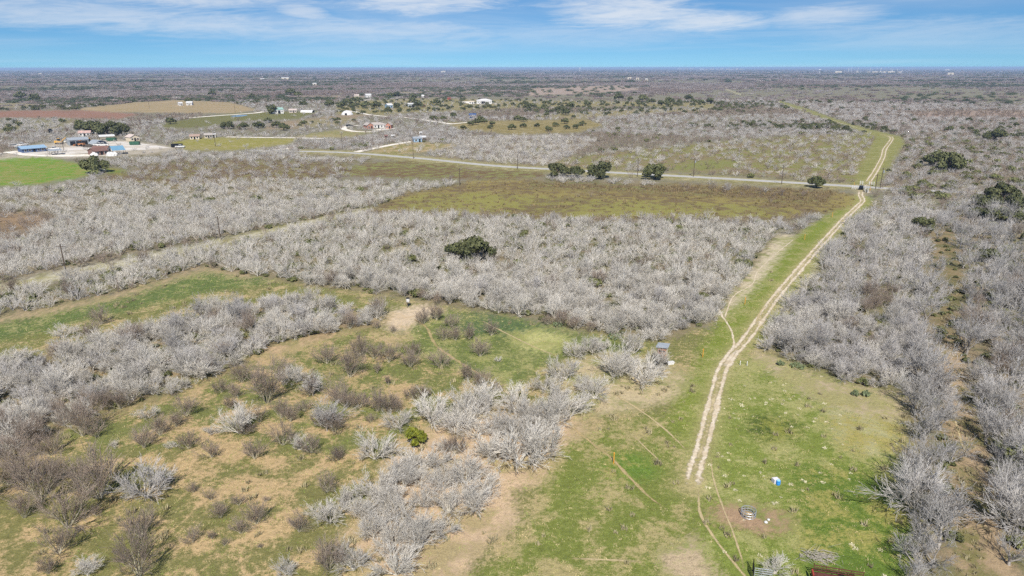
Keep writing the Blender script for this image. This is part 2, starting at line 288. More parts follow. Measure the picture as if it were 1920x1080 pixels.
TRAILS = [  # narrow cattle paths: points, width
 ('P', [(776, 598), (800, 615), (815, 645), (855, 675), (905, 705), (950, 735), (985, 752)], .62),
 ('P', [(1060, 790), (1105, 828), (1148, 862), (1175, 890), (1215, 930), (1250, 955)], .42),
 ('P', [(900, 600), (935, 618), (1000, 650), (1045, 668)], .36),
 ('P', [(1150, 738), (1200, 770), (1245, 805), (1290, 848)], .36),
 ('P', [(1185, 815), (1215, 845), (1250, 878)], .3),
 ('P', [(1341, 566), (1352, 590), (1368, 615), (1375, 640), (1373, 662)], .5),
 ('P', [(1358, 597), (1375, 556), (1410, 533), (1420, 510), (1450, 480), (1490, 448)], .42),
 ('P', [(1415, 610), (1425, 585), (1438, 572)], .35),
 ('P', [(1309, 912), (1312, 960), (1332, 1000), (1362, 1040), (1392, 1076), (1420, 1110)], .34),
 ('P', [(1332, 858), (1336, 895), (1350, 940), (1374, 1000), (1396, 1068)], .28),
 ('P', [(1070, 1048), (1140, 1050), (1205, 1053)], .3),
 ('P', [(870, 710), (885, 735), (900, 760)], .4),
 ('P', [(1789, 772), (1793, 800), (1812, 860)], .35),
]
def seg_dist(P, line):
    d = np.full(len(P), 1e9)
    for a, b in zip(line[:-1], line[1:]):
        ab = b - a; t = np.clip(((P - a) @ ab) / max(ab @ ab, 1e-9), 0, 1)
        d = np.minimum(d, np.linalg.norm(P - a - t[:, None] * ab, axis=1))
    return d

def make_ground():
    ys = np.concatenate([np.arange(128, 140, .6), np.arange(140, 300, 1.1), np.arange(300, 600, 1.6), np.arange(600, 1100, 2.6), np.arange(1100, 1700, 25)])
    rad = np.array([gp(960, y)[1] for y in ys])
    rad = np.concatenate([[60000.0], rad, [20.0, 10.0, 4.0]])
    az = np.concatenate([np.arange(-48, 48.01, .2), np.arange(54, 312, 6)]); az = np.radians(az)
    R, A = np.meshgrid(rad, az, indexing='ij')
    X = (R * np.sin(A)).ravel(); Y = (R * np.cos(A)).ravel()
    nr, na = R.shape
    V = np.stack([X, Y, np.zeros_like(X)], 1); V = np.vstack([V, [[0, 0, 0]]])
    i = np.arange(nr - 1)[:, None] * na; j = np.arange(na)[None, :]; j2 = (j + 1) % na
    q = np.stack([i + j, i + j2, i + na + j2, i + na + j], -1).reshape(-1, 4)[:, ::-1]
    fan = np.stack([np.full(na, nr * na), (nr - 1) * na + np.arange(na), (nr - 1) * na + (np.arange(na) + 1) % na], 1)[:, ::-1]
    me = bpy.data.meshes.new('ground')
    nq, nf = len(q), len(fan)
    me.vertices.add(len(V)); me.vertices.foreach_set('co', V.astype(np.float32).ravel())
    me.loops.add(nq * 4 + nf * 3); me.loops.foreach_set('vertex_index', np.concatenate([q.ravel(), fan.ravel()]).astype(np.int32))
    me.polygons.add(nq + nf); me.polygons.foreach_set('loop_start', np.concatenate([np.arange(nq) * 4, nq * 4 + np.arange(nf) * 3]).astype(np.int32))
    me.update(); me.validate()
    ca = np.array([lin((132, 124, 108))] + [lin(z[2]) for z in ZONES]); cb = np.array([lin((116, 112, 86))] + [lin(z[3]) for z in ZONES])
    cc = np.array([.5] + [z[4] for z in ZONES])
    n = len(V); sa = np.zeros((n, 3)); sb = np.zeros((n, 3)); sm = np.zeros(n)
    front = V[:, 1] > np.abs(V[:, 0]) * 0.25
    k = np.where(front)[0]; K = 5
    for s in range(K):
        px, py = px_of(V[k, 0], V[k, 1])
        sg = np.clip((py - 127) / 500, .02, 1.2) * 7
        z = zone_at(px + RNG.normal(0, 1.6, len(k)) * sg, py + RNG.normal(0, .8, len(k)) * sg) + 1
        sa[k] += ca[z] / K; sb[k] += cb[z] / K; sm[k] += cc[z] / K
    o = ~front; sa[o] = lin((112, 116, 54)); sb[o] = lin((168, 143, 96)); sm[o] = .48
    # trodden soil beside the track
    for tr, wd in ((TRACK, 1.9), (TRACK2, 1.2)):
        ln = curve_pts(tr, 6)
        near = np.where((V[:, 1] > ln[:, 1].min() - 8) & (V[:, 1] < ln[:, 1].max() + 8) & (V[:, 0] > ln[:, 0].min() - 8) & (V[:, 0] < ln[:, 0].max() + 8))[0]
        w = np.exp(-(seg_dist(V[near, :2], ln) / wd) ** 2)[:, None] * .55
        sa[near] = sa[near] * (1 - w) + np.array(lin((178, 160, 118))) * w; sb[near] = sb[near] * (1 - w) + np.array(lin((170, 156, 112))) * w
    for nm, arr in (('soil_a', sa), ('soil_b', sb)):
        at = me.color_attributes.new(nm, 'FLOAT_COLOR', 'POINT')
        at.data.foreach_set('color', np.hstack([arr, np.ones((n, 1))]).astype(np.float32).ravel())
    at = me.attributes.new('lean', 'FLOAT', 'POINT'); at.data.foreach_set('value', sm.astype(np.float32))
    m = bpy.data.materials.new('ground_grass_and_soil'); m.use_nodes = True; t = m.node_tree; b = t.nodes['Principled BSDF']
    geo = N(t, 'ShaderNodeNewGeometry'); P = geo.outputs['Position']
    A = N(t, 'ShaderNodeAttribute', attribute_name='soil_a').outputs['Color']; B = N(t, 'ShaderNodeAttribute', attribute_name='soil_b').outputs['Color']
    L = N(t, 'ShaderNodeAttribute', attribute_name='lean').outputs['Fac']
    n1 = noise(t, P, .035, 4, .55, .3); n2 = noise(t, P, .22, 5, .62, .4); n3 = noise(t, P, 1.6, 4, .65); n4 = noise(t, P, 6.5, 3, .7)
    f = mathn(t, 'ADD', L, mathn(t, 'MULTIPLY', mathn(t, 'SUBTRACT', n1, .5), 1.3))
    f = mathn(t, 'ADD', f, mathn(t, 'MULTIPLY', mathn(t, 'SUBTRACT', n2, .5), 2.6))
    f = mathn(t, 'ADD', f, mathn(t, 'MULTIPLY', mathn(t, 'SUBTRACT', n3, .5), 1.2))
    f = mathn(t, 'ADD', f, mathn(t, 'MULTIPLY', mathn(t, 'SUBTRACT', n4, .5), .8))
    col = mixc(t, ramp(t, f, .26, .74), A, B)
    g = mathn(t, 'ADD', mathn(t, 'MULTIPLY', n4, .7), mathn(t, 'ADD', mathn(t, 'MULTIPLY', n3, .55), mathn(t, 'MULTIPLY', n2, .3)))
    col = mixc(t, 1.0, col, ramp(t, g, .42, 1.12, .50, 1.42), 'MULTIPLY')
    t.links.new(col, b.inputs['Base Color']); b.inputs['Roughness'].default_value = 1; b.inputs['Specular IOR Level'].default_value = .1
    bp = N(t, 'ShaderNodeBump'); bp.inputs['Strength'].default_value = .55; bp.inputs['Distance'].default_value = .12
    t.links.new(mathn(t, 'ADD', n4, mathn(t, 'MULTIPLY', n3, 1.5)), bp.inputs['Height']); t.links.new(bp.outputs[0], b.inputs['Normal'])
    me.materials.append(m); me.shade_smooth()
    o = bpy.data.objects.new('ground', me); link(o); tag(o, kind='structure')
    return o
make_ground()

# ------------------------------------------------------------------ mesh builder
class MB:
    def __init__(s): s.v = []; s.f = []
    def add(s, vs, fs):
        b = len(s.v); s.v += [tuple(v) for v in vs]; s.f += [tuple(i + b for i in f) for f in fs]; return s
    def box(s, c, d, rz=0.0):
        cx, cy, cz = c; a, b_, h = d[0] / 2, d[1] / 2, d[2] / 2; co, si = math.cos(rz), math.sin(rz)
        vs = [(cx + x * a * co - y * b_ * si, cy + x * a * si + y * b_ * co, cz + z * h) for z in (-1, 1) for x, y in ((-1, -1), (1, -1), (1, 1), (-1, 1))]
        return s.add(vs, [(3, 2, 1, 0), (4, 5, 6, 7), (0, 1, 5, 4), (1, 2, 6, 5), (2, 3, 7, 6), (3, 0, 4, 7)])
    def prism(s, prof, y0, y1, axis='y'):
        """closed x-z (or y-z) outline pushed from y0 to y1"""
        n = len(prof)
        vs = [((p, y, z) if axis == 'y' else (y, p, z)) for y in (y0, y1) for p, z in prof]
        return s.add(vs, [tuple(range(n))[::-1], tuple(range(n, 2 * n))] + [(i, (i + 1) % n, n + (i + 1) % n, n + i) for i in range(n)])
    def bar(s, p, q, r, r2=None, n=6):
        p, q = Vector(p), Vector(q); r2 = r if r2 is None else r2; d = (q - p).normalized()
        a = d.orthogonal().normalized(); b_ = d.cross(a); vs = []
        for c, rr in ((p, r), (q, r2)):
            vs += [c + (a * math.cos(2 * math.pi * i / n) + b_ * math.sin(2 * math.pi * i / n)) * rr for i in range(n)]
        return s.add(vs, [(i, (i + 1) % n, n + (i + 1) % n, n + i) for i in range(n)] + [tuple(range(n))[::-1], tuple(range(n, 2 * n))])
    def lathe(s, prof, n=12, c=(0, 0, 0)):
        vs = [(c[0] + r * math.cos(2 * math.pi * i / n), c[1] + r * math.sin(2 * math.pi * i / n), c[2] + z) for r, z in prof for i in range(n)]
        k = len(prof)
        fs = [(j * n + i, j * n + (i + 1) % n, (j + 1) * n + (i + 1) % n, (j + 1) * n + i) for j in range(k - 1) for i in range(n)]
        return s.add(vs, fs + [tuple(range(n))[::-1], tuple(range((k - 1) * n, k * n))])
    def ring(s, R, z, r, n=28, m=5):
        vs = [((R + r * math.cos(2 * math.pi * j / m)) * math.cos(2 * math.pi * i / n), (R + r * math.cos(2 * math.pi * j / m)) * math.sin(2 * math.pi * i / n), z + r * math.sin(2 * math.pi * j / m)) for i in range(n) for j in range(m)]
        return s.add(vs, [(i * m + j, ((i + 1) % n) * m + j, ((i + 1) % n) * m + (j + 1) % m, i * m + (j + 1) % m) for i in range(n) for j in range(m)])
    def build(s, name, m, parent=None):
        me = bpy.data.meshes.new(name); me.from_pydata(s.v, [], s.f); me.update(); me.materials.append(m)
        return link(bpy.data.objects.new(name, me), parent)

def np_mesh(name, V, Fc, m):
    """numpy vertices + equal-sized faces -> mesh"""
    me = bpy.data.meshes.new(name); k = Fc.shape[1]
    me.vertices.add(len(V)); me.vertices.foreach_set('co', V.astype(np.float32).ravel())
    me.loops.add(Fc.size); me.loops.foreach_set('vertex_index', Fc.astype(np.int32).ravel())
    me.polygons.add(len(Fc)); me.polygons.foreach_set('loop_start', (np.arange(len(Fc)) * k).astype(np.int32))
    me.update(); me.materials.append(m)
    return me

# ------------------------------------------------------------------ tracks, trails, roads
def strip_mesh(name, line, width, z, m, jit=.18, off=0.0):
    d = np.gradient(line, axis=0); d /= np.maximum(np.linalg.norm(d, axis=1)[:, None], 1e-9); nrm = np.stack([-d[:, 1], d[:, 0]], 1)
    w = width / 2
    j = lambda: np.convolve(RNG.normal(0, jit, len(line) + 2), [.25, .5, .25], 'valid')[:, None] * width if jit else 0
    c = line + nrm * off
    if jit: c = c + nrm * np.convolve(RNG.normal(0, jit * .5, len(line) + 8), np.ones(9) / 9, 'valid')[:, None] * width
    l, r = c + nrm * (w + j()), c - nrm * (w + j())
    n = len(line)
    V = np.zeros((3 * n, 3)); V[:n, :2] = l; V[n:2 * n, :2] = c; V[2 * n:, :2] = r; V[:, 2] = z
    i = np.arange(n - 1)
    me = np_mesh(name, V, np.vstack([np.stack([i + k, i + n + k, i + n + 1 + k, i + 1 + k], 1) for k in (0, n)]), m)
    e = np.zeros(3 * n); fade = np.clip(np.minimum(np.arange(n), np.arange(n)[::-1]) / 6.0, 0, 1) if jit > .05 else np.ones(n); e[n:2 * n] = fade
    a = me.attributes.new('edge', 'FLOAT', 'POINT'); a.data.foreach_set('value', e.astype(np.float32))
    return me
def worn(m, lo, hi, amp, scale):
    """bare earth wearing through: grass shows where the noise is high, and towards the edge"""
    t = m.node_tree; b = t.nodes['Principled BSDF']; out = t.nodes['Material Output']
    e = N(t, 'ShaderNodeAttribute', attribute_name='edge').outputs['Fac']; g = N(t, 'ShaderNodeNewGeometry')
    nn = mathn(t, 'ADD', noise(t, g.outputs['Position'], scale, 4, .65), mathn(t, 'MULTIPLY', noise(t, g.outputs['Position'], scale * .12, 3), .8))
    f = ramp(t, mathn(t, 'ADD', e, mathn(t, 'MULTIPLY', mathn(t, 'SUBTRACT', nn, .9), amp)), lo, hi)
    tr = N(t, 'ShaderNodeBsdfTransparent'); mx = N(t, 'ShaderNodeMixShader')
    t.links.new(f, mx.inputs[0]); t.links.new(tr.outputs[0], mx.inputs[1]); t.links.new(b.outputs[0], mx.inputs[2]); t.links.new(mx.outputs[0], out.inputs[0])
    return m
DIRT = mat('track_dirt', (206, 191, 167), 1, nscale=.8, namp=.16, col2=(190, 172, 142), bump=.4, bscale=5)
ORANGE_DIRT = mat('trail_dirt', (168, 146, 106), 1, nscale=.9, namp=.2, col2=(146, 132, 88))
ASPHALT = mat('pale_asphalt', (172, 168, 160), .95, nscale=.15, namp=.10, col2=(168, 164, 156))
CALICHE = mat('white_caliche', (232, 224, 210), 1, nscale=.3, namp=.08, col2=(214, 202, 182))
worn(DIRT, .14, .70, 1.5, 1.8); worn(ORANGE_DIRT, -.05, .45, .9, 2.5); FAINT = worn(mat('faint_trail_dirt', (176, 158, 118), 1, nscale=.9, namp=.2), -.05, .6, 1.1, 2.5)
def structure(name, me):
    o = bpy.data.objects.new(name, me); link(o); tag(o, kind='structure'); return o
tl = curve_pts(TRACK, .6)
for k_, off in enumerate((-.60, .60)): structure('dirt_track', strip_mesh('dirt_track', tl, .98, .008 + .004 * k_, DIRT, .15, off))
structure('worn_track_bed', strip_mesh('worn_track_bed', tl, 2.7, .005, worn(mat('track_bed_dirt', (182, 166, 126), 1, nscale=.9, namp=.2), .62, 1.2, 1.9, 1.4), .12))
tl2 = curve_pts(TRACK2, .8)
for k_, off in enumerate((-.85, .85)): structure('dirt_track', strip_mesh('dirt_track', tl2, .95, .008 + .004 * k_, DIRT, .12, off))
structure('dirt_track', strip_mesh('dirt_track', curve_pts([(1655, 253.5), (1630, 247), (1600, 238), (1570, 229.5), (1552, 221)], 2), .9, .008, DIRT, .2))
structure('dirt_track', strip_mesh('dirt_track', curve_pts([(1530, 212.5), (1500, 205), (1480, 199), (1460, 192)], 3), 1.0, .008, DIRT, .2))
structure('dirt_track', strip_mesh('dirt_track', curve_pts([(1392, 178.5), (1370, 171), (1350, 162)], 6), 3.5, .008, DIRT, .2))
structure('dirt_track', strip_mesh('dirt_track', curve_pts([(1358, 690), (1366, 675), (1376, 663), (1386, 652)], .5), 1.5, .006, DIRT, .22))
structure('gate_apron', strip_mesh('gate_apron', curve_pts([(1617, 364), (1624, 363), (1629, 361), (1630, 357)], .6), 2.6, .018, DIRT, .08))
structure('gate_apron', strip_mesh('gate_apron', curve_pts([(1618, 352), (1625, 347), (1628, 344)], .6), 5.0, .018, DIRT, .1))
for i_, (c_, pts, w_) in enumerate(TRAILS):
    structure('cattle_trail', strip_mesh('cattle_trail', curve_pts(pts, .5), w_, .010 + .0007 * i_, ORANGE_DIRT if i_ in (0, 1, 11) else (DIRT if i_ in (5, 6) else FAINT), .2))
ROAD = [(470, 281), (520, 282.5), (600, 284), (660, 286.5), (720, 291), (800, 298), (930, 311), (1060, 318.5), (1180, 325.5), (1300, 332), (1420, 339), (1560, 347.5), (1640, 352.5), (1740, 358), (1900, 366), (2200, 382)]
structure('asphalt_road', strip_mesh('asphalt_road', curve_pts(ROAD, 3), 5.2, .022, ASPHALT, .01))
structure('road_shoulder', strip_mesh('road_shoulder', curve_pts(ROAD, 3), 9.0, .004, mat('verge', (158, 146, 106), 1, nscale=.4, namp=.2, col2=(128, 124, 66)), .06))
for pts, w_, m_ in (([(424, 256), (470, 257), (530, 257.5), (610, 259.5)], 4.5, CALICHE), ([(500, 284), (515, 281), (535, 278.5), (548, 276)], 6, CALICHE),
                    ([(600, 209), (650, 207), (690, 214.5), (720, 217.5), (760, 220), (800, 225.5), (850, 232.5)], 5, CALICHE),
                    ([(668, 284.5), (700, 278), (735, 271), (770, 265)], 4.5, CALICHE), ([(330, 221.5), (385, 218), (410, 216), (477, 211.5), (500, 208)], 7, CALICHE),
                    ([(640, 191), (680, 188), (720, 184)], 8, CALICHE), ([(-60, 292), (20, 284), (60, 289), (130, 291), (200, 289)], 9, CALICHE),
                    ([(870, 190), (890, 194), (930, 193)], 14, CALICHE), ([(850, 232), (880, 229), (900, 228)], 4, CALICHE)):
    structure('gravel_road', strip_mesh('gravel_road', curve_pts(pts, 4), w_, .014 + w_ * .0004, m_, .05))
loop = [(708, 245), (690, 247), (665, 246), (647, 242.5), (643, 239), (652, 236), (668, 235), (676, 234.5)]
structure('driveway', strip_mesh('driveway', curve_pts(loop, 2), 5.0, .02, CALICHE, .04))
structure('driveway', strip_mesh('driveway', curve_pts([(706, 244), (722, 241.5), (738, 240)], 2), 9.0, .024, CALICHE, .03))
# concrete yard of the farm depot, and the stock pond
def flat_poly(name, pts, z, m):
    P = [gp(*p) for p in pts]
    me = bpy.data.meshes.new(name); me.from_pydata([(x, y, z) for x, y in P], [], [tuple(range(len(P)))]); me.update(); me.materials.append(m)
    if me.polygons[0].normal.z < 0: me.flip_normals()
    return structure(name, me)
flat_poly('yard_paving', [(38, 286), (80, 280), (150, 272), (205, 265), (235, 264), (300, 273), (325, 277), (268, 280.5), (200, 284), (130, 288), (70, 290)], .03, mat('yard_concrete', (206, 198, 186), .95, nscale=.1, namp=.08, col2=(186, 174, 156)))
wm = bpy.data.materials.new('pond_water'); wm.use_nodes = True; wb = wm.node_tree.nodes['Principled BSDF']
wb.inputs['Base Color'].default_value = (.02, .05, .08, 1); wb.inputs['Roughness'].default_value = .08; wb.inputs['IOR'].default_value = 1.33
flat_poly('pond_water', [(431, 217.2), (440, 216), (452, 215.2), (463, 214.8), (464, 215.8), (456, 217.5), (445, 218.4), (436, 218.2)], .05, wm)

# ------------------------------------------------------------------ plants: branching skeletons -> tapered tubes
def tubes(segs, n=3):
    """segs: (k, 8) start, end, radii -> tube vertices and quads"""
    S = np.array(segs); p, q, r0, r1 = S[:, :3], S[:, 3:6], S[:, 6], S[:, 7]
    d = q - p; d /= np.maximum(np.linalg.norm(d, axis=1)[:, None], 1e-9)
    ref = np.where(np.abs(d[:, 2:3]) < .9, np.array([[0, 0, 1.]]), np.array([[1., 0, 0]]))
    a = np.cross(d, ref); a /= np.linalg.norm(a, axis=1)[:, None]; b = np.cross(d, a)
    k = len(S); V = np.zeros((k, 2 * n, 3))
    for i in range(n):
        u = a * math.cos(2 * math.pi * i / n) + b * math.sin(2 * math.pi * i / n)
        V[:, i] = p + u * r0[:, None]; V[:, n + i] = q + u * r1[:, None]
    base = np.arange(k)[:, None] * 2 * n
    fs = np.stack([np.concatenate([base + i, base + (i + 1) % n, base + n + (i + 1) % n, base + n + i], 1) for i in range(n)], 1).reshape(-1, 4)
    return V.reshape(-1, 3), fs
def rot_about(d, ang, az, up=None):
    a = np.cross(d, [0, 0, 1.] if abs(d[2]) < .95 else [1., 0, 0]); a /= np.linalg.norm(a); b = np.cross(d, a)
    return d * math.cos(ang) + (a * math.cos(az) + b * math.sin(az)) * math.sin(ang)
def skeleton(rng, stems, tilt, L0, r0, prm, wig, lift, splits=(4, 3, 2, 2, 1), ratio=(.7, .66, .62, .55), ang=(25, 55), rr=.62, rmin=.008, trunk=0.0):
    """prm[l] = children per node of level l"""
    segs = []
    def grow(p, d, L, r, lvl):
        n = splits[lvl]
        for i in range(n):
            d = d + rng.normal(0, wig, 3); d[2] += lift; d = d / np.linalg.norm(d)
            q = p + d * L / n
            q[2] = max(q[2], .03)
            r2 = max(r * (.80 if lvl < 2 else .72), rmin)
            segs.append((*p, *q, r, r2, lvl)); p, r = q, r2
            if lvl + 1 < len(splits):
                k = prm[lvl]; k = int(k) + (rng.random() < k - int(k))
                for c in range(k):
                    dd = rot_about(d, math.radians(rng.uniform(*ang)), rng.uniform(0, 2 * math.pi))
                    grow(p.copy(), dd, L * ratio[lvl] * rng.uniform(.7, 1.2), max(r * rr, rmin), lvl + 1)
    base = np.zeros(3); a0 = rng.uniform(0, 6.28)
    if trunk:
        top = np.array([rng.normal(0, .12), rng.normal(0, .12), trunk]); segs.append((*base, *top, r0 * 1.5, r0 * 1.25, 0)); base = top
    for s in range(stems):
        az = a0 + 2 * math.pi * (s + rng.uniform(-.35, .35)) / stems; tl_ = math.radians(rng.uniform(*tilt))
        d = np.array([math.cos(az) * math.sin(tl_), math.sin(az) * math.sin(tl_), math.cos(tl_)])
        grow(base + np.array([math.cos(az), math.sin(az), 0]) * (.02 if trunk else .12), d, L0 * rng.uniform(.8, 1.15), r0 * rng.uniform(.7, 1.1), 0)
    S = np.array(segs)
    ext = 2.2 * np.percentile(np.hypot(S[:, 3], S[:, 4]), 86)
    return S, ext
def norm_width(S, ext, w, keep_r=True):
    k = w / ext; S = S.copy(); S[:, :6] *= k
    if not keep_r: S[:, 6:8] *= k
    return S
def mesh_of(name, S, m, thin=3, fat=5):
    hi = S[S[:, 8] <= 0]; lo = S[S[:, 8] > 0]; V, Fc = [], []; b = 0
    for part, n in ((hi, fat), (lo, thin)):
        if len(part) == 0: continue
        v, f = tubes(part[:, :8], n); V.append(v); Fc.append(f + b); b += len(v)
    return np_mesh(name, np.vstack(V), np.vstack(Fc), m)

TW = {  # twig and limb colours of each kind of bare plant
 PALE: (mat('pale_twigs', (203, 196, 184), .9, var=.13), mat('pale_limbs', (194, 187, 173), .95, var=.12, nscale=3, namp=.25)),
 GREY: (mat('grey_twigs', (186, 180, 173), .9, var=.15), mat('grey_limbs', (170, 162, 148), .95, var=.12, nscale=3, namp=.25)),
 DARKG: (mat('ash_twigs', (172, 167, 161), .9, var=.18), mat('ash_limbs', (150, 143, 134), .95, var=.2, nscale=3, namp=.35)),
 BROWN: (mat('brown_twigs', (146, 131, 117), .95, var=.16), mat('mossy_limbs', (176, 168, 144), .95, var=.14, nscale=3, namp=.25)),
}
LEAF = mat('oak_leaves', (94, 95, 60), .8, var=.15, nscale=.5, namp=.3, col2=(72, 76, 44)); LEAF2 = mat('yellow_green_leaves', (122, 124, 36), .8, var=.1, nscale=1.2, namp=.3, col2=(92, 98, 30))
LEAF3 = mat('olive_leaves', (110, 110, 70), .8, var=.2, nscale=.8, namp=.3, col2=(88, 92, 52))
OAKBARK = mat('oak_bark', (92, 82, 70), .95, nscale=3, namp=.3)

def make_protos(kind):
    rng = np.random.default_rng({PALE: 1, GREY: 2, DARKG: 3, BROWN: 4}[kind]); near, mid, far = [], [], []
    tw, lm = TW[kind]
    for i in range(8 if kind in (PALE, BROWN) else 7):
        if kind == BROWN:
            S, e = skeleton(rng, int(rng.integers(7, 11)), (4, 46), 1.9, .045, (1.5, 1.7, 2.1, 0), .06, .045, (4, 3, 2, 1), (.66, .68, .70), (10, 30), .58, .009)
        elif kind == DARKG:
            S, e = skeleton(rng, int(rng.integers(3, 6)), (14, 52), 3.0, .105, (1.4, 1.5, 1.6, 1.4, 0), .12, .045, (4, 3, 2, 2, 1), (.70, .67, .65, .64), (14, 42), .60, .0095, trunk=rng.uniform(.5, 1.3))
        else:
            S, e = skeleton(rng, int(rng.integers(6, 10)), (4, 58), 2.1, .070, (1.35, 1.55, 1.6, 1.3, 0), .085, .03, (4, 3, 2, 2, 1), (.70, .70, .68, .68), (11, 36), .60, .010, trunk=(rng.uniform(.3, .8) if rng.random() < .25 else 0))
        S = norm_width(S, e, 4.0)
        near.append((mesh_of('trunk', S[S[:, 8] <= 1], lm), mesh_of('crown', S[S[:, 8] > 1], tw, 3, 3)))
    for i in range(6):
        if kind == BROWN:
            S, e = skeleton(rng, 8, (6, 50), 1.9, .05, (1.2, 1.4, 0), .08, .05, (3, 2, 2), (.66, .62), (12, 38), .7, .022)
        else:
            S, e = skeleton(rng, 6, (8, 56), 2.2, .07, (1.5, 1.6, 1.5, 0), .08, .035, (3, 2, 2, 1), (.70, .70, .68), (11, 36), .64, .0135, trunk=.5 if kind == DARKG else 0)
        mid.append(mesh_of('mid', norm_width(S, e, 4.0), tw, 3, 3))
    for i in range(5):
        S, e = skeleton(rng, 7, (6, 58), 2.2, .10, (1.7, 1.6, 0), .12, .04, (2, 2, 1), (.75, .7), (15, 45), .75, .034)
        far.append(mesh_of('far', norm_width(S, e, 4.0), tw, 3, 3))
    return near, mid, far
PROTO = {k: make_protos(k) for k in (PALE, GREY, DARKG, BROWN)}

def leaf_cloud(rng, blobs, n, size, flat=.0):
    """many small tilted leaf-spray faces filling uneven lobes"""
    B = np.array(blobs); w = B[:, 3] ** 2; idx = rng.choice(len(B), n, p=w / w.sum())
    d = rng.normal(0, 1, (n, 3)); d /= np.linalg.norm(d, axis=1)[:, None]
    r = rng.uniform(.45, 1.3, n) ** .6
    c = B[idx, :3] + d * (B[idx, 3] * r)[:, None] * np.array([1, 1, .72])
    c[:, 2] = np.maximum(c[:, 2], .15)
    nr = d + rng.normal(0, .55, (n, 3)); nr[:, 2] += .25; nr /= np.linalg.norm(nr, axis=1)[:, None]
    a = np.cross(nr, rng.normal(0, 1, (n, 3))); a /= np.linalg.norm(a, axis=1)[:, None]; b = np.cross(nr, a)
    s = (size * rng.uniform(.5, 1.3, n))[:, None]
    V = np.stack([c - a * s * .6, c + b * s * .45, c + a * s * .65, c - b * s * .4], 1).reshape(-1, 3)
    return V, np.arange(4 * n).reshape(-1, 4)
def make_oak(rng, n, size, width=10.0, height=7.0, m=LEAF):
    blobs = []
    k = int(rng.integers(15, 23))
    for i in range(k):
        a = rng.uniform(0, 6.28); rr = width * .40 * math.sqrt(rng.random())
        blobs.append((rr * math.cos(a), rr * math.sin(a), height * (.62 - .30 * (rr / (width * .4)) ** 2) * rng.uniform(.75, 1.12), width * rng.uniform(.09, .17)))
    V, Fc = leaf_cloud(rng, blobs, n, size)
    crown = np_mesh('crown', V, Fc, m)
    segs = [(0, 0, 0, .1, 0, height * .25, .36, .28, 0)]
    for b in blobs: segs.append((.1, 0, height * .22, b[0] * .8, b[1] * .8, b[2] * .95, .16, .05, 1))
    return mesh_of('trunk', np.array(segs, float), OAKBARK), crown
orng = np.random.default_rng(21)
OAK_NEAR = [make_oak(orng, 2600, .62) for _ in range(5)]
OAK_FAR = [make_oak(orng, 420, 1.35) for _ in range(4)]
SHRUB_GREEN = [make_oak(orng, 900, .55, 4.0, 3.2, LEAF2)]
SHRUB_OLIVE = [make_oak(orng, 500, .5, 3.2, 1.9, LEAF3) for _ in range(4)]

def clump(rng, width, hgt, n, size, m):
    k = 26; blobs = []
    for i in range(k):
        a = rng.uniform(0, 6.28); rr = width * .46 * math.sqrt(rng.random())
        blobs.append((rr * math.cos(a), rr * math.sin(a), hgt * rng.uniform(.25, .6), hgt * rng.uniform(.32, .6)))
    V, Fc = leaf_cloud(rng, blobs, n, size)
    return np_mesh('clump', V, Fc, m)
FARBRUSH = mat('far_brush', (144, 134, 128), .95, var=.22, nscale=.12, namp=.25); FARBROWN = mat('far_brown_brush', (130, 116, 108), .95, var=.2, nscale=.12, namp=.25)
FARPALE = mat('far_pale_brush', (160, 152, 144), .95, var=.15, nscale=.12, namp=.2)
FAREVER = mat('far_oak_leaves', (78, 86, 58), .9, var=.25, nscale=.1, namp=.25)
def clumps(width, hgt, n, size):
    return {PALE: [clump(orng, width, hgt, n, size, FARPALE) for _ in range(3)], GREY: [clump(orng, width, hgt, n, size, FARBRUSH) for _ in range(3)],
            BROWN: [clump(orng, width, hgt, n, size, FARBROWN) for _ in range(3)], EVER: [clump(orng, width * .8, hgt * 1.5, n, size, FAREVER) for _ in range(3)]}
CL12, CL25, CL50 = clumps(13, 3.4, 420, .8), clumps(28, 4.0, 420, 1.8), clumps(60, 4.5, 420, 3.6)

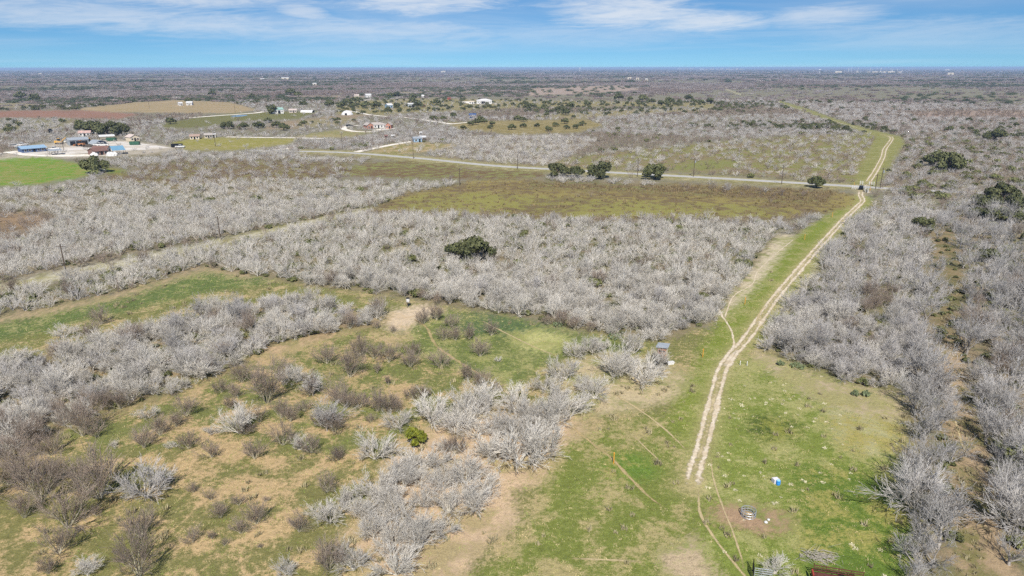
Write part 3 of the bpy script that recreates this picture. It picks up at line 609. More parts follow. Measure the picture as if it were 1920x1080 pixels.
def scatter(name, meshes, P, S, label, cat, SZ=None, kind='stuff'):
    """one uncountable mass of plants: points with instances"""
    n = len(P)
    if n == 0: return
    c = bpy.data.collections.new(name + '_sources')
    for m in meshes:
        for me in (m if isinstance(m, tuple) else (m,)): pass
    for i, m in enumerate(meshes): c.objects.link(bpy.data.objects.new('%s_source_%02d' % (name, i), m))
    me = bpy.data.meshes.new(name); V = np.zeros((n, 3), np.float32); V[:, :2] = P
    me.vertices.add(n); me.vertices.foreach_set('co', V.ravel())
    for nm, ty, arr in (('scl', 'FLOAT', S), ('rot', 'FLOAT', RNG.uniform(0, 6.283, n)), ('idx', 'INT', RNG.integers(0, len(meshes), n)), ('sz', 'FLOAT', SZ if SZ is not None else S * RNG.uniform(.85, 1.15, n))):
        a = me.attributes.new(nm, ty, 'POINT'); a.data.foreach_set('value', np.asarray(arr).astype(np.int32 if ty == 'INT' else np.float32))
    o = bpy.data.objects.new(name, me); link(o); tag(o, label, cat, kind=kind)
    g = bpy.data.node_groups.new(name, 'GeometryNodeTree')
    g.interface.new_socket('Geometry', in_out='INPUT', socket_type='NodeSocketGeometry'); g.interface.new_socket('Geometry', in_out='OUTPUT', socket_type='NodeSocketGeometry')
    gi = g.nodes.new('NodeGroupInput'); go = g.nodes.new('NodeGroupOutput'); ip = g.nodes.new('GeometryNodeInstanceOnPoints')
    ci = g.nodes.new('GeometryNodeCollectionInfo'); ci.inputs['Collection'].default_value = c; ci.inputs['Separate Children'].default_value = True; ci.inputs['Reset Children'].default_value = True
    def na(nm, dt):
        x = g.nodes.new('GeometryNodeInputNamedAttribute'); x.data_type = dt; x.inputs['Name'].default_value = nm; return x.outputs['Attribute']
    cr = g.nodes.new('ShaderNodeCombineXYZ'); g.links.new(na('rot', 'FLOAT'), cr.inputs[2])
    cs = g.nodes.new('ShaderNodeCombineXYZ'); s_ = na('scl', 'FLOAT'); g.links.new(s_, cs.inputs[0]); g.links.new(s_, cs.inputs[1]); g.links.new(na('sz', 'FLOAT'), cs.inputs[2])
    g.links.new(gi.outputs[0], ip.inputs['Points']); g.links.new(ci.outputs[0], ip.inputs['Instance']); ip.inputs['Pick Instance'].default_value = True
    g.links.new(na('idx', 'INT'), ip.inputs['Instance Index']); g.links.new(cr.outputs[0], ip.inputs['Rotation']); g.links.new(cs.outputs[0], ip.inputs['Scale'])
    g.links.new(ip.outputs[0], go.inputs[0])
    md = o.modifiers.new('scatter', 'NODES'); md.node_group = g
    return o
def joined(pair, name):
    """trunk + crown of one plant as a single mesh with two materials"""
    V, Fc, mi, b = [], [], [], 0; me = bpy.data.meshes.new(name)
    for k, p in enumerate(pair):
        n = len(p.vertices); v = np.empty(n * 3, np.float32); p.vertices.foreach_get('co', v)
        f = np.empty(len(p.loops), np.int32); p.loops.foreach_get('vertex_index', f)
        V.append(v.reshape(-1, 3)); Fc.append(f.reshape(-1, 4) + b); mi += [k] * (len(f) // 4); b += n
        me.materials.append(p.materials[0])
    V = np.vstack(V); Fc = np.vstack(Fc)
    me.vertices.add(len(V)); me.vertices.foreach_set('co', V.ravel()); me.loops.add(Fc.size); me.loops.foreach_set('vertex_index', Fc.ravel())
    me.polygons.add(len(Fc)); me.polygons.foreach_set('loop_start', np.arange(len(Fc), dtype=np.int32) * 4); me.polygons.foreach_set('material_index', np.array(mi, np.int32))
    me.update(); return me
# ------------------------------------------------------------------ planting: spots one by one in the open, by zone in the thickets
DEF_W = {GREY: .48, BROWN: .34, PALE: .04, EVER: .14}
def jitter_grid(dmin, dmax, sp, azmax=43):
    xm = dmax * math.sin(math.radians(azmax))
    gx, gy = np.meshgrid(np.arange(-xm, xm, sp), np.arange(max(dmin * .7, 8), dmax, sp * .92))
    gx[1::2] += sp / 2
    x = (gx + RNG.uniform(-.42, .42, gx.shape) * sp).ravel(); y = (gy + RNG.uniform(-.42, .42, gy.shape) * sp).ravel()
    r = np.hypot(x, y); k = (r >= dmin) & (r < dmax) & (np.abs(np.arctan2(x, y)) < math.radians(azmax))
    return x[k], y[k]
def lumps(x, y, s, seed):
    """smooth patchiness 0..1"""
    r = np.random.default_rng(seed); v = np.zeros(len(x))
    for i in range(7):
        a = r.uniform(0, 6.28); f = s * r.uniform(.5, 2.0); v += np.sin((x * math.cos(a) + y * math.sin(a)) * f + r.uniform(0, 6.28))
    return np.clip(.5 + v / 7, 0, 1)
KINDS = (PALE, GREY, DARKG, BROWN, EVER)
def plant(dmin, dmax, sp):
    x, y = jitter_grid(dmin, dmax, sp); px, py = px_of(x, y); z = zone_at(px, py)
    den = np.array([.82] + [q[5] for q in ZONES])[z + 1].astype(float)
    den *= np.where(z < 0, np.clip(.35 + 1.1 * lumps(x, y * 1.6, .012, 5), .12, 1.2) * np.where(np.hypot(x, y) > 700, np.clip(lumps(x, y * 1.5, .0035, 6) * 4 - .9, .10, 1), 1), 1)
    # open ground was surveyed where it shows: nothing tall stands close in front of it
    dep = y * CP + H * SP; top = zone_at(px, py - 2.6 * F / dep * .8); dt = np.array([.82] + [q[5] for q in ZONES])[top + 1]
    den = np.where((dt < .15) & (np.hypot(x, y) > 230) & (z != top), den * .06, den)
    k = RNG.random(len(x)) < den; x, y, px, py, z = x[k], y[k], px[k], py[k], z[k]
    kind = np.zeros(len(x), int)
    for zi in np.unique(z):
        w = DEF_W if zi < 0 else ZONES[zi][6]
        m = np.where(z == zi)[0]; p = np.array([w.get(q, 0) for q in KINDS], float)
        if p.sum() == 0: continue
        kind[m] = RNG.choice(len(KINDS), len(m), p=p / p.sum())
        if zi < 0:                                    # evergreens and brown scrub stand in patches
            lm = lumps(x[m], y[m] * 1.8, .0055, 9)
            kind[m] = np.where((kind[m] == 4) & ((lm < .5) | (dmin < 500) & (RNG.random(len(m)) < .7)), 1, kind[m]); kind[m] = np.where((kind[m] == 1) & (lm > .60) & (RNG.random(len(m)) < (.5 if dmin > 500 else .0)), 4, kind[m])
            lb = lumps(x[m], y[m], .012, 14); kind[m] = np.where((kind[m] == 1) & (lb > .6), 3, kind[m])
    return x, y, px, py, z, kind

pool = []            # (x, y, width m, kind, label key) of plants close enough to be looked at singly
def put(px, py, w, kind): X, Y = gp(px, py); pool.append((X, Y, w / ppm(py) * ((1.2 if w > 58 else .96) if kind == BROWN else .92 if kind == DARKG else 1.12), kind, 'hand'))
PALE_SPOTS = [(703, 860, 74), (750, 803, 52), (807, 793, 76), (873, 780, 60), (907, 777, 62), (970, 773, 72), (853, 812, 55), (893, 817, 62), (935, 812, 60), (973, 868, 112), (1012, 858, 84),
 (923, 855, 52), (813, 877, 62), (773, 887, 60), (707, 927, 76), (757, 913, 52), (873, 907, 66), (827, 920, 60), (916, 925, 52), (887, 958, 70), (840, 960, 56), (757, 980, 66), (727, 958, 52),
 (827, 1003, 60), (787, 1027, 66), (663, 1068, 74), (743, 1078, 84), (650, 953, 42), (700, 1010, 55), (690, 965, 48), (1067, 783, 72), (1030, 800, 60), (1045, 760, 50), (996, 790, 58),
 (1080, 669, 46), (1110, 666, 44), (1128, 656, 34), (1060, 712, 58), (1020, 731, 46), (1116, 747, 60), (1150, 707, 60), (1203, 718, 68), (1187, 662, 46), (1233, 692, 42), (1176, 700, 46), (1095, 735, 36), (1225, 708, 40),
 (120, 632, 46), (312, 906, 24), (535, 1078, 40), (617, 978, 60), (280, 783, 34), (530, 717, 32), (556, 718, 36), (163, 1079, 42), (933, 677, 15), (1453, 1076, 52), (322, 838, 22), (213, 838, 15), (450, 812, 60), (395, 814, 24), (560, 843, 30)]
for s in PALE_SPOTS: put(*s, PALE)
EP = [(690, 830), (800, 790), (930, 770), (1050, 770), (1050, 820), (1000, 860), (930, 870), (915, 930), (870, 960), (820, 1010), (780, 1060), (690, 1060), (680, 960), (690, 880)]
er = np.random.default_rng(44); ex, ey = er.uniform(680, 1050, 90), er.uniform(770, 1060, 90); ek = inside(EP, ex, ey) & (np.hypot(ex - 777, (ey - 830)) > 45)
for q in np.where(ek)[0][:22]: put(ex[q], ey[q], er.uniform(36, 62), PALE)
GREY_SPOTS = [(1727, 824, 90), (1762, 808, 84), (1735, 918, 120), (1775, 872, 80), (1692, 938, 58), (1738, 973, 86), (1765, 988, 80), (1722, 1010, 76), (1748, 1064, 100), (1722, 1056, 70), (1716, 780, 60),
 (1848, 832, 80), (1878, 880, 86), (1898, 928, 90), (1905, 1000, 90), (1838, 770, 70), (1868, 800, 74), (1905, 850, 90), (1728, 745, 56), (1760, 745, 66), (1775, 790, 50), (1890, 1060, 90), (1700, 1100, 80), (273, 931, 86), (587, 742, 40), (613, 808, 56)]
for s in GREY_SPOTS: put(*s, DARKG if s[0] > 1600 else GREY)
BROWN_SPOTS = [(350, 779, 56), (270, 838, 50), (155, 816, 60), (182, 819, 48), (93, 853, 56), (187, 934, 92), (77, 941, 86), (127, 988, 86), (45, 970, 52), (180, 967, 30), (17, 907, 62), (33, 861, 62), (110, 1037, 62), (147, 997, 16),
 (263, 1007, 66), (260, 1079, 78), (362, 923, 22), (395, 937, 26), (447, 947, 30), (413, 970, 36), (480, 982, 46), (450, 1000, 42), (560, 997, 50), (613, 923, 46), (617, 1068, 60), (360, 1017, 40), (397, 1010, 20), (420, 1023, 18),
 (497, 940, 14), (487, 1027, 12), (217, 1040, 16), (353, 840, 42), (397, 857, 44), (477, 860, 46), (530, 834, 52), (582, 849, 46), (633, 863, 30), (500, 755, 62), (433, 767, 30), (453, 717, 42), (580, 741, 46), (540, 706, 30),
 (613, 681, 42), (674, 667, 46), (700, 672, 42), (729, 679, 46), (770, 688, 44), (656, 707, 56), (633, 755, 56), (649, 765, 46), (674, 765, 46), (707, 771, 42), (727, 775, 40), (743, 772, 32), (603, 800, 46), (626, 810, 46),
 (460, 814, 40), (487, 791, 42), (527, 783, 36), (633, 860, 28), (695, 791, 22), (772, 747, 36), (727, 721, 18), (707, 699, 24), (793, 607, 34), (819, 600, 35), (846, 612, 34), (831, 638, 34), (854, 638, 30), (880, 636, 32),
 (921, 629, 30), (900, 668, 40), (825, 689, 44), (777, 665, 30), (876, 713, 36), (898, 728, 40), (929, 737, 28), (793, 744, 36), (737, 623, 16), (707, 616, 18), (188, 608, 38), (170, 640, 44), (853, 851, 52), (60, 905, 60),
 (150, 900, 50), (105, 905, 50), (300, 815, 40), (60, 830, 50), (5, 830, 60), (215, 760, 40), (385, 700, 40), (415, 735, 36), (230, 1055, 30), (330, 800, 30), (-20, 940, 60), (90, 1075, 40), (440, 745, 26), (570, 770, 32), (545, 790, 36)]
for s in BROWN_SPOTS: put(*s, BROWN)

bands = []
x, y, px, py, z, kind = plant(44, 250, 2.55)
SIZE = {'A': (2.3, 4.4), 'B': (2.6, 4.6), 'C': (2.4, 4.8), 'Fz': (2.6, 4.8), 'Gz': (3.2, 7.0)}
near_rest = {k: [] for k in KINDS}
THICK = {'A': 'A', 'B': 'B', 'C': 'C', 'Fz': 'F', 'F_brown': 'F', 'Gz': 'G', 'G_lane': 'G'}
keep_g = {'Gz': .58, 'C': .95, 'Fz': .85, 'A': .90}
for X, Y, qx, qy, zi, kd in zip(x, y, px, py, z, kind):
    nm = ZONES[zi][0] if zi >= 0 else 'default'
    if nm in keep_g and RNG.random() > keep_g[nm]: continue
    lo, hi = SIZE.get(nm, (2.4, 4.2)); w = RNG.uniform(lo, hi)
    if nm == 'Gz' and qy < 560: w *= .8
    if KINDS[kd] == EVER: near_rest[EVER].append((X, Y, w)); continue
    if KINDS[kd] == BROWN: w *= .8
    pool.append((X, Y, w, KINDS[kd], THICK.get(nm, 'open')))
# a bare clearing keeps free of the spots where the oak, feeder and hide stand
def appar(p):
    qx, qy = px_of(np.array(p[0]), np.array(p[1])); dep = p[1] * CP + H * SP
    vis = -30 < qx < 1950 and 127 < qy < 1110
    return (F * p[2] / dep) * (1 if vis else .0) + (1000 if p[4] == 'hand' and vis else 0)
bare = [p for p in pool if p[3] != BROWN]; brown = [p for p in pool if p[3] == BROWN]
bare.sort(key=appar, reverse=True); brown.sort(key=appar, reverse=True)
single_bare, single_brown = bare[:300], [p for p in brown if appar(p) > 26][:300]
for p in bare[300:] + brown[len(single_brown):]: near_rest[p[3]].append((p[0], p[1], p[2]))

LM = {'hay': ('hay ring', gp(1402, 965)), 'blind': ('wooden hunting blind', gp(1240, 684)), 'feeder': ('deer feeder', gp(765, 574)), 'yel': ('yellow-green shrub', gp(778, 832)),
      'post': ('orange marker post', gp(1150, 868)), 'pole': ('utility pole', gp(122, 513)), 'box': ('blue barrel', gp(1458, 908)), 'bigtree': ('big white-trunked tree', gp(973, 868)), 'corner': ('bottom left corner', gp(0, 1080)), 'oak': ('lone oak in the thicket', gp(880, 490))}
ORD = ['nearest', 'second nearest', 'third nearest', 'fourth nearest', 'fifth nearest', 'sixth nearest', 'seventh nearest', 'eighth nearest', 'ninth nearest', 'tenth nearest', 'eleventh nearest', 'twelfth nearest', 'thirteenth nearest', 'fourteenth nearest', 'fifteenth nearest', 'sixteenth nearest', 'seventeenth nearest', 'eighteenth nearest', 'nineteenth nearest', 'twentieth nearest', '21st nearest', '22nd nearest', '23rd nearest'] + ['%dth nearest' % i for i in range(24, 90)]
hand = [p for p in single_bare + single_brown if p[4] == 'hand']; ranks = {}
for key in LM:
    if key == 'oak': continue
    for grp in ('bare', 'brown'):
        ps = [p for p in hand if (p[3] == BROWN) == (grp == 'brown') and min((k for k in LM if k != 'oak'), key=lambda k: math.hypot(p[0] - LM[k][1][0], p[1] - LM[k][1][1])) == key]
        ps.sort(key=lambda p: math.hypot(p[0] - LM[key][1][0], p[1] - LM[key][1][1]))
        for i, p in enumerate(ps): ranks[id(p)] = (key, i)
ZLAB = {'A': 'the broad pale thicket around the lone oak', 'B': 'the thicket beyond the utility pole lane', 'C': 'the mixed thicket left of the deer feeder', 'F': 'the grey thicket beside the dirt track', 'G': 'the ash grey woods along the right edge', 'open': 'the scrub beyond the meadows'}
def plant_one(p, i):
    X, Y, w, kd, key = p
    near, mid, far = PROTO[kd]
    tr, cr = near[int(RNG.integers(len(near)))]
    o = empty('leafless_bush' if kd == BROWN else 'bare_mesquite_tree', (X, Y, 0), RNG.uniform(0, 6.28), 1)
    s = w / 4.0; o.scale = (s, s, s * RNG.uniform(.9, 1.15) * (1.05 if kd == DARKG else .86 if kd == BROWN else .92))
    for nm, me in (('trunk', tr), ('crown', cr)): link(bpy.data.objects.new(nm, me), o)
    word = {PALE: 'pale bare', GREY: 'grey bare', DARKG: 'ash grey bare', BROWN: 'brown leafless'}[kd]; noun = 'bush' if kd == BROWN else 'mesquite'
    size = 'small ' if w < 2.0 else ('large ' if w > 6.5 else '')
    if key == 'hand':
        k, r = ranks[id(p)]; tag(o, f'{size}{word} {noun}, {ORD[r]} {noun} to the {LM[k][0]}', 'bush' if kd == BROWN else 'tree', 'leafless bushes dotted over the pasture' if kd == BROWN else 'bare mesquites standing in the open')
        if k == 'bigtree' and r == 0 and kd == PALE: o['label'] = 'large bare tree with a visible white trunk at the edge of bare soil'
        if (X, Y) == gp(1453, 1076): o['label'] = 'round pale bare bush beside the metal panels at the bottom edge'
    else:
        tag(o, f'{word} {noun} crowded inside {ZLAB[key]}', 'bush' if kd == BROWN else 'tree', f'{word} plants of {ZLAB[key]}')
for i, p in enumerate(single_bare + single_brown): plant_one(p, i)

# the rest of the thickets, as masses
NAMES = {PALE: ('pale bare mesquite brush filling the thickets', 'pale_brush'), GREY: ('grey bare mesquite brush filling the thickets', 'grey_brush'), DARKG: ('ash grey bare woods towards the right edge', 'ash_brush'), BROWN: ('low brown leafless scrub between the mesquites', 'brown_brush'), EVER: ('olive evergreen shrubs under the mesquites', 'evergreen_undergrowth')}
def mass(suffix, meshes, lst, base_w, kd, zs=1.0):
    if not len(lst): return
    a = np.array(lst); s = a[:, 2] / base_w
    scatter(NAMES[kd][1], meshes, a[:, :2], s, NAMES[kd][0] + suffix, 'brush' if kd != EVER else 'undergrowth', SZ=s * RNG.uniform(.82, 1.2, len(s)) * zs)
for kd in (PALE, GREY, DARKG, BROWN):
    mass(', near the meadows', [joined(q, 'plant') for q in PROTO[kd][0]], [q for q in near_rest[kd] if math.hypot(q[0], q[1]) < 150], 4.0, kd)
    mass(', behind the nearest rows', PROTO[kd][1], [q for q in near_rest[kd] if math.hypot(q[0], q[1]) >= 150], 4.0, kd)
# undergrowth between the stems
ux, uy = jitter_grid(44, 250, 2.6); upx, upy = px_of(ux, uy); uz = zone_at(upx, upy)
names = np.array([q[0] for q in ZONES] + ['default'])[uz]
k = np.isin(names, ['A', 'B', 'C', 'Fz', 'Gz', 'G_lane', 'F_brown']) & (RNG.random(len(ux)) < .46)
ug = [(a, b, w) for a, b, w in zip(ux[k], uy[k], RNG.uniform(.8, 2.0, k.sum()))]
mass(', near the meadows', [joined(q, 'shrub') for q in SHRUB_OLIVE], ug + [(a, b, w * .8) for a, b, w in near_rest[EVER]], 3.2, EVER)
# 250 - 560 m: whole plants, simpler
x, y, px, py, z, kind = plant(250, 560, 3.3)
w = RNG.uniform(2.2, 4.8, len(x)) * np.where(kind == 3, .8, 1)
for ki, kd in enumerate(KINDS):
    m = kind == ki; lst = list(zip(x[m], y[m], w[m]))
    if kd == EVER: mass(', across the road', [joined(q, 'shrub') for q in SHRUB_OLIVE], lst, 3.2, EVER)
    else: mass(', across the road', PROTO[kd][1], lst, 4.0, kd, .8)
x, y, px, py, z, kind = plant(560, 1050, 4.6)
w = RNG.uniform(3.0, 5.6, len(x))
for ki, kd in enumerate(KINDS):
    m = kind == ki; lst = list(zip(x[m], y[m], w[m] * (1.15 if kd == EVER else 1)))
    if kd == EVER: mass(', in the middle distance', [joined(q, 'oak') for q in OAK_FAR], lst, 10.0, EVER)
    else: mass(', in the middle distance', PROTO[kd][2], lst, 4.0, kd, .72)
for d0, d1, sp, src, bw, sfx in ((1050, 2300, 9.5, CL12, 13, ', far off'), (2300, 5200, 21, CL25, 28, ', farther off'), (5200, 13000, 46, CL50, 60, ', near the horizon')):
    x, y, px, py, z, kind = plant(d0, d1, sp)
    for ki, kd in enumerate(KINDS):
        if kd == DARKG: continue
        m = kind == ki
        mass(sfx, src[kd], list(zip(x[m], y[m], bw * RNG.uniform(.6, 1.15, m.sum()))), bw, kd, .8)

# evergreen trees one can tell apart: spot, crown width, label
OAKS = [(862, 489, 56, 'smaller left half of the lone green oak pair in the pale thicket'), (893, 491, 66, 'taller right half of the lone green oak pair in the pale thicket'),
 (1043, 332, 42, 'dark oak, leftmost of the four by the paved road'), (1079, 332, 34, 'thin dark oak second from left by the paved road'), (1125, 334, 44, 'olive oak third from left by the paved road'), (1228, 336, 46, 'round dark oak, rightmost of the four by the paved road'),
 (1530, 352, 32, 'small round dark oak on the road verge near the gate'), (178, 323, 46, 'dark green shrubby oak at the corner of the bright green crop'),
 (160, 249, 36, 'leftmost tree of the dark grove behind the workshop'), (180, 251, 40, 'second tree of the dark grove behind the workshop'), (203, 254, 42, 'third tree of the dark grove behind the workshop'), (224, 252, 32, 'rightmost tree of the dark grove behind the workshop'),
 (1756, 312, 44, 'upper dark oak of the clump right of the far grass strip'), (1775, 322, 52, 'lower dark oak of the clump right of the far grass strip'), (1728, 434, 38, 'dark evergreen beside the lane through the right woods'),
 (1850, 392, 46, 'evergreen at the left of the big dark clump by the right edge'), (1880, 378, 52, 'topmost evergreen of the big dark clump by the right edge'), (1908, 398, 46, 'evergreen touching the right edge in the big dark clump'), (1862, 418, 44, 'olive evergreen at the bottom of the big dark clump'), (1834, 412, 36, 'low evergreen on the near left of the big dark clump'), (1893, 418, 40, 'evergreen at the near right of the big dark clump'),
 (1855, 494, 40, 'single olive evergreen within the right woods'), (1865, 266, 36, 'dark oak alone near the right edge far beyond the road'), (509, 213, 24, 'big dark oak beside the green roofed barn'),
 (427, 241, 22, 'dark round oak left of the hedgerow below the pond'), (457, 242, 20, 'second dark oak along the hedgerow below the pond'), (484, 240, 20, 'grey green oak above the hedgerow'), (519, 239, 17, 'left oak of the pair at the brown field corner'), (532, 244, 19, 'right oak of the pair at the brown field corner'), (503, 230, 14, 'small round oak on the pasture edge')]
ANON = {'oaks dotted over the park-like pasture': [(970, 226), (981, 228), (1007, 238), (1041, 238), (1062, 242), (1028, 246), (981, 239), (1080, 241), (1092, 236), (1059, 232), (959, 243), (869, 243), (919, 241)],
 'oaks around the far farmhouses': [(619, 199), (642, 201), (660, 203), (667, 193), (687, 201), (706, 202), (744, 201), (775, 184), (733, 182), (744, 182), (773, 193), (783, 201), (819, 197), (727, 212), (812, 226), (831, 226), (850, 221), (653, 197)],
 'oaks sheltering the blue roofed farmhouse': [(881, 235), (892, 234), (908, 231), (923, 235), (900, 229)],
 'oaks scattered along the far brown pasture': [(985, 198), (1018, 206), (1032, 213), (1046, 210), (1060, 216), (1070, 204), (1101, 198), (987, 205), (1000, 203), (1205, 191), (1222, 194), (1240, 198), (1255, 196), (1275, 196), (1300, 194), (1313, 197), (1332, 195), (1253, 200), (1180, 190), (1160, 188), (1290, 189)],
 'oaks at the far left fields': [(545, 179), (473, 184), (398, 178), (569, 199), (618, 199), (560, 181), (355, 193), (320, 232), (66, 188), (40, 184)]}
NTH = ['first', 'second', 'third', 'fourth', 'fifth', 'sixth', 'seventh', 'eighth', 'ninth', 'tenth', 'eleventh', 'twelfth', 'thirteenth', 'fourteenth', 'fifteenth', 'sixteenth', 'seventeenth', 'eighteenth', 'nineteenth', 'twentieth', 'last']
WID = {'oaks dotted over the park-like pasture': 13}
def oak_tree(px, py, w, label, group=None, src=None, cat='tree', name='oak_tree'):
    X, Y = gp(px, py); tr, cr = src or (OAK_NEAR if ppm(py) > 2.4 else OAK_FAR)[int(RNG.integers(4))]
    o = empty(name, (X, Y, 0), RNG.uniform(0, 6.28)); s = w / ppm(py) / 8.6; o.scale = (s, s, s * RNG.uniform(1.0, 1.25))
    for nm, me in (('trunk', tr), ('crown', cr)): link(bpy.data.objects.new(nm, me), o)
    return tag(o, label, cat, group)
for px_, py_, w_, lb in OAKS: oak_tree(px_, py_, w_, lb, 'evergreen oaks one can tell apart')
for g_, pts in ANON.items():
    for i_, (px_, py_) in enumerate(sorted(pts)): oak_tree(px_, py_, WID.get(g_, 15) * RNG.uniform(.8, 1.25), 'dark evergreen, %s from left of the %s' % (NTH[i_], g_), g_)
o = oak_tree(777, 833, 44, 'low yellow-green leafy shrub among pale bare mesquites', None, SHRUB_GREEN[0], 'shrub', 'green_shrub'); o.scale = tuple(v * 2.2 for v in o.scale)

# prickly pear clumps: flat oval pads
def cactus(px, py, w, label):
    X, Y = gp(px, py); W = w / ppm(py); o = empty('prickly_pear', (X, Y, 0)); r = random.Random(px)
    m = MB()
    for i in range(46):
        a, rr = r.uniform(0, 6.28), W * .5 * math.sqrt(r.random()); h = r.uniform(.05, .75) * (1 - rr / W); yaw = r.uniform(0, 3.14); tl_ = r.uniform(-.6, .6)
        c = Vector((rr * math.cos(a), rr * math.sin(a), h + .15)); u = Vector((math.cos(yaw), math.sin(yaw), 0)); v = Vector((-math.sin(yaw) * math.sin(tl_), math.cos(yaw) * math.sin(tl_), math.cos(tl_))); n_ = u.cross(v)
        ring = [c + u * .13 * math.cos(t * 1.0472) + v * .19 * math.sin(t * 1.0472) for t in range(6)]
        m.add([p + n_ * .02 for p in ring] + [p - n_ * .02 for p in ring], [tuple(range(6)), tuple(range(6, 12))[::-1]] + [(i_, (i_ + 1) % 6, 6 + (i_ + 1) % 6, 6 + i_) for i_ in range(6)])
    pd = m.build('pads', mat('cactus_pads', (112, 122, 88), .6, var=.1, nscale=2, namp=.2), o); pd['kind'] = 'stuff'
    tag(o, label, 'cactus', 'prickly pear clumps at thicket edges')
for a in ((1045, 612, 18, 'prickly pear clump at the near edge of the broad pale thicket'), (1153, 634, 30, 'wide prickly pear clump at the thicket edge above the hunting blind'), (1463, 685, 13, 'small prickly pear clump left at the foot of the grey thicket'), (1495, 690, 27, 'larger prickly pear clump at the foot of the grey thicket'), (1603, 742, 14, 'left of two small prickly pears under the thicket corner'), (1623, 743, 15, 'right of two small prickly pears under the thicket corner')): cactus(*a)

# grass, straw and weeds on the near meadows
def tuft(rng, n, h, spread, m, lean=.5):
    b = rng.uniform(-spread, spread, (n, 2)); a = rng.uniform(0, 6.28, n); hh = h * rng.uniform(.5, 1.2, n); ln = rng.uniform(.1, lean, n) * h
    w = .018 + .03 * rng.random(n) * (h / .25); d = np.stack([np.cos(a), np.sin(a)], 1)
    V = np.zeros((n, 3, 3)); V[:, 0, :2] = b + d[:, ::-1] * [1, -1] * w[:, None]; V[:, 1, :2] = b - d[:, ::-1] * [1, -1] * w[:, None]; V[:, 2, :2] = b + d * ln[:, None]; V[:, 2, 2] = hh
    return np_mesh('tuft', V.reshape(-1, 3), np.arange(3 * n).reshape(-1, 3), m)
trng = np.random.default_rng(5)
GREENT = mat('grass_blades', (132, 146, 72), .9, var=.2); STRAW = mat('straw_blades', (186, 170, 124), .95, var=.15); WEED = mat('weed_stems', (146, 136, 104), .95, var=.25); PALESTRAW = mat('bleached_straw', (214, 204, 172), .95, var=.12)
gx, gy = jitter_grid(44, 165, .62, 40); gpx, gpy = px_of(gx, gy); gz = zone_at(gpx, gpy); gn = np.array([q[0] for q in ZONES] + ['default'])[gz]
lean = np.array([q[4] for q in ZONES] + [.5])[gz]
open_ = np.isin(gn, ['open', 'orange_grass', 'orange_patches', 'green_left', 'green_mid', 'green_deep', 'straw_patch', 'corridor', 'meadow_front', 'meadow_right', 'meadow_pale', 'meadow_lush', 'lush_spot', 'lush_spot2', 'bare_blind', 'tan_edge_right', 'bare_front'])
tlx = curve_pts(TRACK, 3); nt = seg_dist(np.stack([gx, gy], 1), tlx) > 1.5
bare_z = np.isin(gn, ['bare_front', 'tan_edge_right', 'bare_blind'])
pn = lumps(gx, gy, .25, 31)
k = open_ & nt & (RNG.random(len(gx)) < np.where(bare_z, .08, .25 + .35 * pn))
scatter('grass', [tuft(trng, 16, .11, .32, GREENT) for _ in range(4)], np.stack([gx[k], gy[k]], 1), RNG.uniform(.5, 1.3, k.sum()), 'short green winter grass over the near meadows', 'grass')
k = open_ & nt & (RNG.random(len(gx)) < np.where(bare_z, .10, .06 + .26 * (1 - pn)))
scatter('dry_grass', [tuft(trng, 14, .12, .28, STRAW, 1.0) for _ in range(4)], np.stack([gx[k], gy[k]], 1) + RNG.uniform(-.3, .3, (k.sum(), 2)), RNG.uniform(.5, 1.3, k.sum()), 'dry straw grass mixed into the near meadows', 'grass')
k = open_ & nt & (RNG.random(len(gx)) < .018 * (lumps(gx, gy, .12, 40) > .5))
scatter('weeds', [tuft(trng, 22, .5, .28, WEED, .7) for _ in range(4)], np.stack([gx[k], gy[k]], 1), RNG.uniform(.6, 1.5, k.sum()), 'small dead weeds and seedlings over the pasture', 'weeds')
k = np.isin(gn, ['meadow_right', 'meadow_lush', 'meadow_pale', 'lush_spot', 'hay_bare', 'soil_bottom']) & (RNG.random(len(gx)) < .055 * (lumps(gx, gy, .3, 77) > .45))
scatter('bleached_straw', [tuft(trng, 40, .10, .17, PALESTRAW, 1.2) for _ in range(3)], np.stack([gx[k], gy[k]], 1), RNG.uniform(.6, 1.5, k.sum()), 'bleached straw clumps dotted over the right meadow', 'straw')
k = np.isin(gn, ['G_clear', 'G_lane', 'F_gap', 'A_gap']) & (RNG.random(len(gx)) < .2)
scatter('lane_weeds', [tuft(trng, 20, .35, .3, WEED, .7) for _ in range(3)], np.stack([gx[k], gy[k]], 1), RNG.uniform(.6, 1.4, k.sum()), 'weeds in the clearings of the right woods', 'weeds')
# low weeds of the brown and green field in front of the road
fx, fy = jitter_grid(190, 290, 1.5, 40); fpx, fpy = px_of(fx, fy); fz = zone_at(fpx, fpy); fn = np.array([q[0] for q in ZONES] + ['default'])[fz]
k = np.isin(fn, ['field', 'field_green', 'field_brown', 'field_edge', 'field2']) & (RNG.random(len(fx)) < np.where(np.isin(fn, ['field_brown', 'field_edge', 'field2']), .5, .14))
scatter('field_weeds', [tuft(trng, 26, .6, .55, mat('field_weed_stems', (128, 112, 80), .95, var=.25), .7) for _ in range(3)], np.stack([fx[k], fy[k]], 1), RNG.uniform(.6, 1.4, k.sum()), 'rusty brown weeds over the field before the road', 'weeds')
